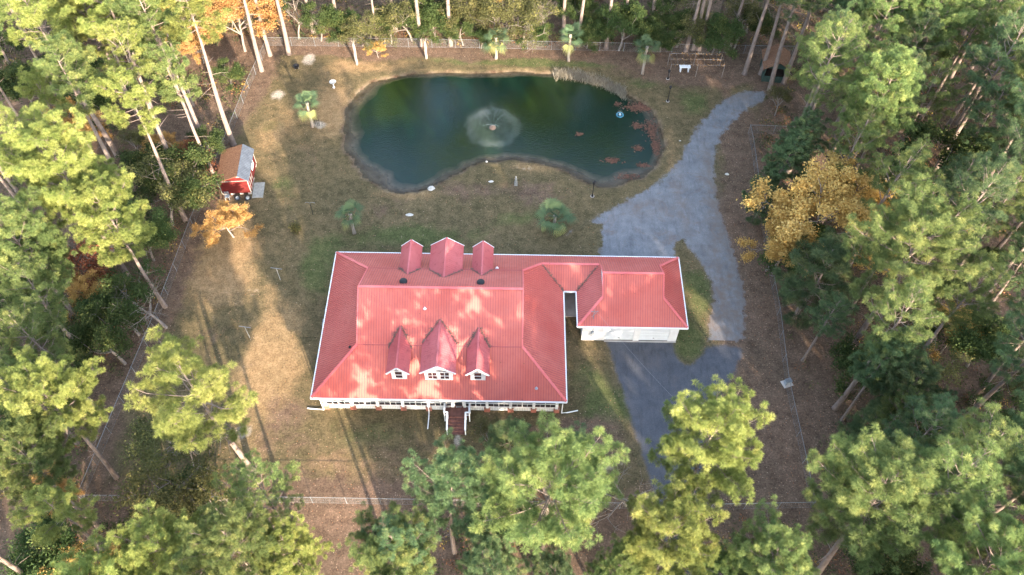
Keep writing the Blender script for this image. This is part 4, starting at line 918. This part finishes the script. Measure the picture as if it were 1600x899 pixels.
def leaf_tree_proto(seed, H, R, leaves, sz, mat, bark, kind='broad', twigs=1.0):
    rr = random.Random(seed); rg = np.random.default_rng(seed); tb = MB(); C = []; TI = []
    def grow(p, d, l, r, lev):
        n = 3; pts = [p]
        for k in range(n):
            d = (d + Vector((rr.uniform(-.22, .22), rr.uniform(-.22, .22), rr.uniform(-.02, .16)))).normalized(); pts.append(pts[-1] + d * (l / n))
        tb.tube(pts, [r, r * 0.85, r * 0.7, r * 0.5], 5 if lev < 2 else 3, False)
        if lev >= 3 or l < 0.35:
            C.append(np.array(pts[-1])); C.append(np.array(pts[-2])); TI.extend([rr.random()] * 2); return
        m = rr.choice((3, 4, 4)) if lev else 6
        for k in range(m):
            a = k * 2.4 + rr.uniform(-.5, .5); sp = rad(rr.uniform(25, 60)); side = d.orthogonal().normalized(); side.rotate(Matrix.Rotation(a, 3, d)); nd = (d * math.cos(sp) + side * math.sin(sp)).normalized()
            q = rr.uniform(0.5, 1.0) if lev else rr.uniform(0.45, 1.0); f = q * n; j = min(n - 1, int(f)); grow(pts[j].lerp(pts[j + 1], f - j), nd, l * rr.uniform(0.55, 0.78), r * 0.5, lev + 1)
    grow(Vector((0, 0, 0)), Vector((0, 0, 1)), H * 0.50, 0.02 * H + 0.02, 0)
    C = np.array(C); TI = np.array(TI)
    cz = C[:, 2].max(); C *= np.array([R / max(0.1, np.abs(C[:, :2]).max()) , R / max(0.1, np.abs(C[:, :2]).max()), H / cz]) if False else 1.0
    k = max(1, int(leaves / len(C))); Cp = np.repeat(C, k, 0) + rg.normal(0, 0.26, (len(C) * k, 3)) * np.array([1, 1, 0.8]); V, F = leaf_quads(Cp, sz, rg)
    ti = np.clip(np.repeat(TI, k) * 0.6 + rg.uniform(0, 0.4, len(Cp)), 0, 1)
    ext = np.abs(C[:, :2]).max()
    return tb, V, F, np.repeat(ti, 4), cz, ext
LEAFT = {}
def make_leaf(key, mat, bark='bark_grey', **kw):
    tb, V, F, ti, cz, ext = leaf_tree_proto(mat=mat, bark=bark, **kw)
    tm = bpy.data.meshes.new('trunk'); tm.from_pydata(tb.v, [], tb.f); tm.update(); tm.materials.append(M[bark]); tm.polygons.foreach_set('use_smooth', [True] * len(tm.polygons))
    LEAFT[key] = (tm, np_mesh('crown', V, F, mat, {'tint': ti}), cz, ext)
make_leaf('autumn', M['leaf_autumn'], seed=21, H=9, R=3, leaves=24000, sz=0.10)
make_leaf('russet', M['leaf_red'], seed=22, H=6, R=2, leaves=5000, sz=0.09)
make_leaf('green', M['leaf_green'], seed=23, H=7, R=2.5, leaves=17000, sz=0.095)
make_leaf('green_b', M['leaf_green'], seed=24, H=6, R=2.5, leaves=14000, sz=0.10)
make_leaf('olive', M['leaf_olive'], seed=25, H=7, R=2.5, leaves=9000, sz=0.085)
make_leaf('bare', M['leaf_olive'], seed=26, H=7, R=2.5, leaves=500, sz=0.05)

# ---------- placing trees.  every entry: crown centre in the photo + real height -> base on the ground
ALL = []     # (x, y, kind, root, crown px, crown py)
def yard_d(x, y): return float(sdf(np.array([[x]]), np.array([[y]]), YARD)[0, 0])
def put_pine(key, x, y, Htot, rscale=1.0, rz=None, rr=random.Random(5)):
    tm, cm, H, R, base = PINES[key]; s = Htot / H
    root = empty('pine_tree', (x, y, -0.05), rr.uniform(0, 6.28) if rz is None else rz); root.scale = (s * rscale, s * rscale, s)
    root.rotation_euler = (rr.uniform(-.03, .03), rr.uniform(-.03, .03), root.rotation_euler[2])
    a = link('trunk', tm, root); b = link('crown', cm, root)
    if yard_d(x, y) > -0.3: print('IN YARD', key, [round(v) for v in PX(x, y, 0)], [round(v) for v in PX(x, y, Htot * 0.8)])
    px, py = PX(x, y, Htot * 0.83); ALL.append([x, y, 'pine', root, px, py, key, Htot]); return root
def put_leaf(key, x, y, Htot, rscale=1.0, rz=None, rr=random.Random(6)):
    tm, cm, H, R = LEAFT[key]; s = Htot / H
    nm = {'autumn': 'autumn_tree', 'russet': 'russet_tree', 'bare': 'bare_tree'}.get(key, 'broadleaf_tree')
    root = empty(nm, (x, y, -0.05), rr.uniform(0, 6.28) if rz is None else rz); root.scale = (s * rscale, s * rscale, s)
    link('trunk', tm, root); link('crown', cm, root)
    px, py = PX(x, y, Htot * 0.7); ALL.append([x, y, nm, root, px, py, key, Htot]); return root
def P(key, cx, cy, H, rs=1.0, label=None, leaf=False):
    x, y, _ = G(cx, cy, H * (0.70 if leaf else 0.80)); r = (put_leaf if leaf else put_pine)(key, x, y, H, rs)
    if label: r['label'] = label
    return r
# bottom edge and front yard
P('snaggy', 425, 775, 15, 0.95, 'sparse pine with many dead grey limbs below the lower left lawn')
P('big_a', 375, 862, 17, 0.95)
P('big_y', 455, 872, 13.5, 0.9)
P('big_b', 628, 885, 15, 0.95); P('big_a', 985, 885, 14, 0.85); P('dark', 880, 893, 13, 0.8); P('big_a', 1150, 893, 14, 0.9); P('big_y', 265, 870, 16, 0.9)
P('big_y', 75, 650, 18, 0.9)
P('big_a', 45, 745, 17, 0.9)
P('slim_d', 55, 545, 17, 1.0)
P('big_b', 868, 765, 20.5, 1.05, 'broad light green pine standing alone just below the house front')
P('dark', 705, 770, 17, 0.95)
P('slim_b', 640, 860, 16, 1.1)
P('young', 803, 678, 8, 1.0, 'small young pine right of the entrance steps, nearest the porch')
P('young', 905, 708, 9.5, 1.0, 'young dark pine right of the entrance steps, touching the broad pine')
P('dark', 770, 880, 15, 0.9)
P('big_y', 1108, 685, 19.5, 0.98, 'bright yellow green pine overhanging the asphalt drive below the garage')
P('big_y', 1060, 838, 18, 0.95)
P('big_a', 1228, 858, 17.5, 0.95)
P('big_a', 1392, 770, 20, 1.08)
P('big_b', 1555, 860, 19, 1.0)
P('slim_d', 1545, 700, 19, 1.15)
P('bare', 1000, 745, 8, 1.0, 'thin airy tree with few leaves beside the bright yellow pine', leaf=True)
P('olive', 768, 697, 5, 0.9, 'small olive leaved tree right of the steps, under the young pine', leaf=True)
P('olive', 262, 745, 8.5, 1.3, leaf=True)
P('olive', 290, 690, 7, 1.2, leaf=True)
# right woods
P('big_a', 1370, 130, 20, 0.95, 'tall well lit pine standing out at the top of the right woods')
P('slim_d', 1290, 75, 21, 1.1)
P('big_b', 1428, 372, 20.5, 1.12, 'broad lit pine with thick leaning trunk level with the garage')
P('autumn', 1300, 298, 12.5, 1.08, 'large golden orange autumn tree right of the gravel drive', leaf=True)
P('autumn', 1232, 350, 8.5, 0.95, 'smaller golden tree left of the large golden orange one', leaf=True)
P('young', 1285, 400, 11, 1.3, 'dark young pine growing in front of the golden orange tree')
P('dark', 1225, 222, 11.5, 1.1); P('young', 1195, 282, 7, 1.2); P('dark', 1240, 190, 12, 1.1)
P('slim_b', 1300, 470, 11, 1.1)
P('slim_b', 1468, 645, 17, 1.0); P('dark', 1440, 585, 14, 0.9); P('green', 1490, 690, 8, 1.1, leaf=True)
P('slim_d', 1512, 430, 18, 1.0)
P('green', 1450, 235, 10, 1.2, leaf=True); P('olive', 1350, 265, 8, 1.1, leaf=True); P('bare', 1395, 290, 10, 1.1, leaf=True)
P('olive', 1465, 530, 7, 1.0, leaf=True); P('russet', 1480, 290, 6, 1.0, leaf=True); P('autumn', 1500, 495, 6, 0.9, leaf=True)
P('young', 1385, 640, 8, 1.2); P('young', 1340, 690, 6, 1.0)
# left woods
for a in [('tall_a',60,60,23,1.1),('tall_a',150,35,23,1.15),('tall_b',235,60,22,1.1),('tall_a',280,45,22,1.1),('tall_b',262,140,19,1.0),('tall_b',100,160,22,1.1),('big_y',90,285,21,1.05),('tall_a',200,190,20,1.0),
          ('big_y',170,355,18,0.95),('big_a',30,400,19,1.0),('slim_c',20,250,21,1.1),('slim_d',50,480,17,1.1),('slim_d',30,620,15,1.0)]: P(*a)
for a in [('autumn',350,30,9,1.1),('autumn',255,25,8,1.0),('russet',150,430,7,1.1),('autumn',140,475,6,1.0),('green',285,285,7,1.2),('olive',240,320,7.5,1.2),('green',190,500,7,1.1),('russet',300,250,5,1.0),('bare',230,480,8,1.1),('autumn',110,215,7,1.0),('green',320,240,5,1.0)]: P(*a, leaf=True)
P('autumn', 350, 356, 4.4, 1.35, 'small orange and yellow tree on the lawn just below the red shed', leaf=True)
# trunk bases seen along the back and left fence: (base px, height)
def B(key, bx, by, H, rs=1.0, label=None, leaf=False):
    x, y, _ = G(bx, by); r = (put_leaf if leaf else put_pine)(key, x, y, H, rs)
    if label: r['label'] = label
    return r
B('open', 402, 752, 19.5, 1.05, 'open pale green pine whose bare trunk leans over the lower left lawn')
B('slim_c', 400, 123, 22, 1.0, 'tall pine standing inside the top left corner of the yard'); B('slim_c', 412, 98, 21); B('slim_d', 440, 97, 22)
B('slim_c', 282, 302, 22, 1.05); B('slim_d', 300, 232, 20, 0.9)
for (bx, by, k, H) in [(519,58,'slim_d',20),(579,80,'slim_c',15),(644,76,'slim_c',22),(692,73,'slim_d',22),(725,55,'slim_a',21),(787,55,'slim_d',20),(868,60,'slim_b',21),(892,70,'slim_a',20),(935,72,'slim_b',21),(1003,50,'slim_a',23),(1060,72,'slim_b',20),
                       (1070,70,'slim_a',22),(1080,70,'slim_b',21),(1152,105,'slim_b',22),(1178,103,'slim_a',22),(1192,128,'slim_b',22),(1215,118,'slim_d',22),(1128,62,'slim_b',18),(960,55,'slim_a',20),(830,52,'slim_b',20),(605,55,'slim_d',20),(478,60,'slim_c',21)]: B(k, bx, by, H)
B('slim_a', 1312, 622, 20, 1.0)
B('dark', 1322, 640, 15, 0.8); B('slim_b', 1455, 245, 22, 1.0); B('slim_b', 1500, 330, 22, 1.0); B('slim_d', 1345, 700, 13, 0.9)
for (bx, by, k, H) in [(490,74,'green',7),(525,72,'green_b',6),(555,78,'olive',6),(600,74,'green',6.5),(632,70,'olive',7),(668,66,'green_b',7),(712,74,'green',5.5),(740,78,'green_b',4),(822,68,'green',6),(842,64,'olive',8),(905,72,'green_b',6),(935,66,'green',7),(955,74,'green',9),(985,76,'green_b',6),(1020,74,'green',7),(1045,66,'olive',7),
                       (1100,76,'green_b',8),(1135,66,'olive',7),(805,66,'bare',8),(580,97,'autumn',2.6),(770,52,'olive',8),(650,58,'green_b',8),(455,72,'bare',7),(1025,50,'green',8),(1165,64,'green_b',7),(880,50,'green',8),(700,50,'olive',8)]: B(k, bx, by, H * (0.72 if k in ('green', 'green_b') else 0.9), 1.15, leaf=True)

# fill the woods
rf = random.Random(42)
YP = YARD
def yard_d(x, y): return float(sdf(np.array([[x]]), np.array([[y]]), YP)[0, 0])
def clear(x, y, dmin):
    for a in ALL:
        if (a[0] - x) ** 2 + (a[1] - y) ** 2 < dmin * dmin: return False
    return True
def in_road(x, y): return abs(x - (8 + (27 - y) * 0.1)) < 7 and y < 30
def corridor(x, y):          # the clearing the low sun shines through
    t_ = (27 - y); cx = -15.5 + 0.40 * t_; return y < 28 and abs(x - cx) < 7.5
n_ = 0
for _ in range(6000):
    x = rf.uniform(-74, 74); y = rf.uniform(13, 106)
    d_ = yard_d(x, y)
    if d_ > -1.5 or corridor(x, y): continue
    px, py = PX(x, y, 16)
    if y > 100 and abs(x) > 45: pass
    if px < -130 or px > 1730 or py > 1010: continue
    if y < 27 and -20 < x < 27:
        if in_road(x, y): continue
        if not clear(x, y, 6.5): continue
        H = rf.uniform(12, 16); 
        if PX(x, y, H)[1] < 780: continue
    elif not clear(x, y, (3.9 if d_ < -3 else 4.6) + (1.2 if x < 0 else 0)): continue
    if any(math.hypot(PX(x, y, z_)[0] - 1196, PX(x, y, z_)[1] - 92) < 55 for z_ in (5, 8, 11, 14, 17, 20)): continue
    if math.hypot((px - 300) / 1.25, py - 590) < 125 or math.hypot(px - 255, py - 470) < 80: continue
    # keep the gap of bare floor right of the lower right fence as in the photo
    bx, by = PX(x, y, 0)
    if 1225 < bx < 1330 and 480 < by < 800: continue
    if 1150 < bx < 1260 and by > 740: continue
    if y > 97 and rf.random() < 0.15: continue
    left = x < 0
    k = rf.choice(('tall_a', 'tall_b', 'slim_c', 'big_y', 'tall_a', 'tall_b', 'snaggy') if left else ('slim_b', 'slim_d', 'slim_a', 'dark', 'slim_b', 'big_b', 'snaggy'))
    H = rf.uniform(15.5, 22.5) if d_ < -4 else rf.uniform(13, 19)
    if k.startswith('big') or k == 'dark': H = min(H, 19.5)
    put_pine(k, x, y, H, rf.uniform(0.85, 1.1)); n_ += 1
n2_ = 0
for _ in range(5000):
    x = rf.uniform(-72, 72); y = rf.uniform(13, 103); d_ = yard_d(x, y)
    if d_ > -1.2 or corridor(x, y) or not clear(x, y, 2.5): continue
    px, py = PX(x, y, 4)
    if px < -30 or px > 1630 or py > 940 or py < -30: continue
    bx, by = PX(x, y, 0)
    if 1200 < bx < 1340 and 430 < by < 800: continue
    if y < 27 and -20 < x < 27 and (in_road(x, y) or rf.random() < 0.6): continue
    if n2_ >= 75: break
    k = rf.choice(('green', 'green_b', 'olive', 'green', 'green_b', 'bare', 'autumn') if x < 0 else ('green', 'green_b', 'green', 'olive', 'bare', 'green_b', 'autumn'))
    put_leaf(k, x, y, rf.uniform(3.5, 7.5), rf.uniform(0.9, 1.25)); n2_ += 1
print('pines filled', n_, 'leaf', n2_, 'all', len(ALL))

# ---------- names, labels, groups for the trees
ORD = ['first','second','third','fourth','fifth','sixth','seventh','eighth','ninth','tenth','eleventh','twelfth','thirteenth','fourteenth','fifteenth','sixteenth','seventeenth','eighteenth','nineteenth','twentieth'] 
def ordw(i):
    if i < 20: return ORD[i]
    tens = {2: 'twenty', 3: 'thirty', 4: 'forty', 5: 'fifty'}[(i + 1) // 10]; u = (i + 1) % 10
    return {'twenty': 'twentieth', 'thirty': 'thirtieth', 'forty': 'fortieth', 'fifty': 'fiftieth'}[tens] if u == 0 else tens + '-' + ORD[u - 1]
WORD = {'pine': 'pine', 'autumn_tree': 'golden autumn tree', 'russet_tree': 'russet tree', 'bare_tree': 'bare twiggy tree', 'broadleaf_tree': 'leafy green tree'}
LB = [(60, 'at the very top of the left woods'), (130, 'left woods level with the back fence'), (210, 'left woods level with the pond'), (280, 'left woods level with the red shed roof'), (350, 'left woods just below the shed'), (430, 'left woods level with the back dormers'), (510, 'left woods level with the T poles'), (600, 'left woods level with the house front roof'), (690, 'left woods level with the entrance steps'), (790, 'left woods level with the front fence'), (9999, 'in the bottom left corner')]
RB = [(50, 'at the very top of the right woods'), (120, 'right woods level with the green hut'), (190, 'right woods level with the pond aerator'), (260, 'right woods level with the wire pen'), (340, 'right woods level with the golden orange tree'), (420, 'right woods level with the garage roof ridge'), (500, 'right woods level with the garage eave'), (580, 'right woods level with the asphalt turn'), (680, 'right woods below the utility box'), (780, 'right woods level with the lower fence corner'), (9999, 'in the bottom right corner')]
reg = {}
for a in ALL:
    x, y, kind, root, px, py = a[:6]; kw = WORD[kind]
    if y > 86 and -34 < x < 36: key = ('top', kw); a.append(a[4])
    elif y < 28 and -21 < x < 28: key = ('bottom', kw)
    elif x < 0: key = (next(n for v, n in LB if py < v), kw)
    else: key = (next(n for v, n in RB if py < v), kw)
    reg.setdefault(key, []).append(a)
for (zone, kw), lst in reg.items():
    lst.sort(key=lambda a: PX(a[0], a[1], 0)[0] if zone == 'top' else (a[4] if zone == 'bottom' or a[0] > 0 else -a[4]))
    for i, a in enumerate(lst):
        root = a[3]; root['category'] = 'tree'
        root['group'] = {'top': 'trees behind the back fence', 'bottom': 'trees along the bottom of the photo'}.get(zone, 'trees of the left woods' if a[0] < 0 else 'trees of the right woods')
        if 'label' in root.keys(): continue
        if zone == 'top': root['label'] = f'{kw} by the back fence, {ordw(i)} from left by its trunk foot'
        elif zone == 'bottom': root['label'] = f'{kw} along the bottom edge of the photo, {ordw(i)} from the left'
        else: root['label'] = f'{kw} {zone}, {ordw(i)} away from the yard'

# ---------- palms
def palm(px, py, H, R, label, seed, nf=15, droop=1.3, dead=3):
    x, y, _ = G(px, py); rr = random.Random(seed); rg = np.random.default_rng(seed)
    r = tag(empty('palm_tree', (x, y, 0), rr.uniform(0, 6)), label, 'palm', 'palms around the pond')
    m = MB(); m.tube([(0.04 * math.sin(k), 0.03 * math.cos(k * 1.7), H * k / 8) for k in range(9)], [0.24, 0.20] + [0.165 + 0.012 * (k % 2) for k in range(6)] + [0.2], 10); m.build('trunk', M['bark_palm'], r, smooth=True)
    V = []; F = []; ti = []
    for i in range(nf + dead):
        isdead = i >= nf; a = i * 2.4 + rr.uniform(-.3, .3); el = rad(-50 if isdead else 72 - 92 * (i / nf) + rr.uniform(-8, 8)); pl = R * 0.55 * rr.uniform(0.55, 1.25)
        d = np.array(rot_to(a, el)); p0 = np.array([0, 0, H]); hub = p0 + d * pl; hub[2] -= 0.10 * R * droop
        side = norm(np.cross(d, [0, 0, 1.0])); upv = norm(np.cross(side, d)); t0 = 0.95 if isdead else rr.uniform(0.1, 0.6)
        j = len(V); V += [p0 - side * 0.02, p0 + side * 0.02, hub + side * 0.015, hub - side * 0.015]; F.append((j, j+1, j+2, j+3)); ti += [t0] * 4
        for k in range(17):
            b = rad(-100 + 200 * k / 16); fl = R * 0.55 * (0.75 + 0.25 * math.cos(b)) * rr.uniform(0.9, 1.1); e = d * math.cos(b) + side * math.sin(b) + upv * 0.12 * abs(math.sin(b))
            wv = norm(np.cross(e, upv)) * 0.035 * R * 0.62; mid = hub + e * fl * 0.55; tip = hub + e * fl - np.array([0, 0, 0.28 * fl * droop])
            j = len(V); V += [hub, mid - wv, tip, mid + wv]; F.append((j, j+1, j+2, j+3)); ti += [t0 - 0.1, t0, t0 + 0.15, t0]
    me = np_mesh('crown', np.array(V), np.array(F), M['palm'], {'tint': np.clip(ti, 0, 1)}); link('crown', me, r)
palm(481, 209, 3.9, 1.85, 'palm left of the pond with hanging dead fronds', 1)
palm(551, 373, 3.3, 1.85, 'palm on the lawn behind the left end of the house', 2)
palm(863, 354, 2.0, 2.34, 'short full palm on the lawn between the pond and house', 3, nf=19)
palm(764, 93, 3.3, 2.09, 'palm at the back fence straight behind the fountain', 4, dead=5)
palm(877, 93, 4.2, 1.97, 'palm at the back fence near the reeds, middle of three', 5)
palm(993, 110, 4.4, 1.85, 'palm between the back fence and the wire vine pen', 6, dead=5)
def dead_trunk(px, py, H, label, seed, tuft):
    x, y, _ = G(px, py); rr = random.Random(seed); r = tag(empty('dead_palm_trunk', (x, y, 0)), label, 'dead palm', 'dead palm trunks by the back fence')
    MB().tube([(0.03 * math.sin(k * 2), 0, H * k / 6) for k in range(7)], [0.2, 0.18, 0.17, 0.19, 0.17, 0.18, 0.12], 9).build('trunk', M['bark_palm'], r, smooth=True)
    m = MB()
    for k in range(6): a = rr.uniform(0, 6.28); m.tube([(0, 0, H - 0.1), (0.25 * math.cos(a), 0.25 * math.sin(a), H + rr.uniform(0.3, 0.8))], [0.03, 0.01], 4)
    m.build('broken_stalks', M['bark_palm'], r)
dead_trunk(547, 109, 3.3, 'dead palm trunk at the back fence, left of the yellow shrub', 1, 1)
dead_trunk(655, 96, 2.6, 'bare stubby palm trunk at the back fence above the pond left half', 2, 0)
x, y, _ = G(461, 371); r = tag(empty('small_shrub', (x, y, 0)), 'little yellow green shrub alone on the lawn below the hook pole', 'shrub')
rg = np.random.default_rng(77); C = rg.normal(0, 0.28, (500, 3)); C[:, 2] = np.abs(C[:, 2]) * 1.6 + 0.1; V, F = leaf_quads(C, 0.10, rg); link('leaves', np_mesh('leaves', V, F, M['leaf_olive'], {'tint': np.repeat(rg.uniform(0.4, 1, 500), 4)}), r)
MB().tube([(0, 0, 0), (0, 0, 0.6)], [0.04, 0.02], 5).build('stem', M['bark_grey'], r)

# ---------- undergrowth of the woods (one mass)
rg = np.random.default_rng(99); N = 24000
X = rg.uniform(-78, 78, N); Y = rg.uniform(11, 110, N); d = sdf(X[None], Y[None], YARD)[0]; nz = noise2(X[None], Y[None], 0.35, 8)[0]
ok = (d < -0.7) & ~((Y < 28) & (np.abs(X - (-15.5 + 0.40 * (27 - Y))) < 4)) & ~((Y < 29) & (np.abs(X - (8 + (27 - Y) * 0.1)) < 5)) & (nz + rg.normal(0, 0.12, N) > -0.12)
bxy = np.array([PX(a, b, 0) for a, b in zip(X, Y)]); ok &= ~((bxy[:, 0] > 1205) & (bxy[:, 0] < 1320) & (bxy[:, 1] > 430) & (bxy[:, 1] < 800) & (rg.random(N) < 0.93))
X, Y, nz = X[ok], Y[ok], nz[ok]; n = len(X); k = 20
hgt = np.clip(0.35 + 1.6 * np.clip(nz, 0, 1) + rg.normal(0, 0.2, n), 0.15, 2.2)
pal = np.array([(0.045, 0.065, 0.022), (0.075, 0.085, 0.028), (0.10, 0.095, 0.04), (0.30, 0.19, 0.05), (0.20, 0.09, 0.045), (0.035, 0.055, 0.022), (0.12, 0.09, 0.06)])
ci = rg.choice(7, n, p=[0.25, 0.2, 0.15, 0.06, 0.09, 0.17, 0.08])
C = np.repeat(np.stack([X, Y, hgt * 0.55], 1), k, 0) + rg.normal(0, 1, (n * k, 3)) * np.repeat(np.stack([0.32 + 0 * hgt, 0.32 + 0 * hgt, hgt * 0.28], 1), k, 0); C[:, 2] = np.maximum(C[:, 2], 0.03)
V, F = leaf_quads(C, 0.10, rg); colr = np.repeat(pal[ci], k, 0) * rg.uniform(0.7, 1.35, (n * k, 1))
tag(link('undergrowth', np_mesh('undergrowth', V, F, M['under'], cols={'col': np.repeat(colr, 4, 0)})), 'low shrubs and weeds covering the floor of the woods', 'undergrowth', kind='stuff')

# ---------- the woods that go on outside the picture to the south east (unseen, added and shaped to shade the yard)
rg = np.random.default_rng(5); rs = random.Random(3); sV = []; sF = []; sT = []; pts = []; off = 0; tb = MB()
def crown_shade(x, y, H, R, dens=125):
    n = dens; u = norm(rg.normal(size=(n, 3))) * (rg.random((n, 1)) ** 0.4); C = u * np.array([R, R, H * 0.22]) + np.array([x, y, H * 0.78]); return C
for _ in range(5000):
    x = rs.uniform(-45, 105); y = rs.uniform(-62, 60)
    if (y > 13 and x < 74) or corridor(x, y) or (abs(x - 10 + y * 0.05) < 3.0): continue
    if y > 13 and x > 74 and x > 100: continue
    if any((x - a) ** 2 + (y - b) ** 2 < (50 if x + 0.47 * y < 22 else 34) for a, b in pts): continue
    pts.append((x, y))
    H = rs.uniform(17, 23); H = rs.uniform(11, 15.5) if 3 < x + 0.47 * y < 15 and y > -30 else H; u_ = x + 0.47 * y; sV.append(crown_shade(x, y, H, rs.uniform(2.6, 3.8), 100 if u_ < 2 else (210 if u_ < 15 else (170 if u_ < 22 else 300)))); tb.tube([(x, y, 0), (x, y, H * 0.9)], [0.3, 0.08], 5, False)  # density and height banded by sun line: lawn shaded, roof kept lit
    if len(pts) > 260: break
C = np.concatenate(sV); V, F = leaf_quads(C, 0.75, rg)
tag(link('unseen_pine_wood', np_mesh('unseen_pine_wood', V, F, M['pine'], {'tint': np.repeat(rg.uniform(0.2, 0.7, len(C)), 4)})), 'unseen pine wood added for its shade beyond the lower right of the photo', 'wood', kind='stuff')
tag(tb.build('unseen_pine_trunks', M['bark']), 'trunks of the unseen pine wood added beyond the lower right of the photo', 'wood', kind='stuff')
print('offstage', len(pts))
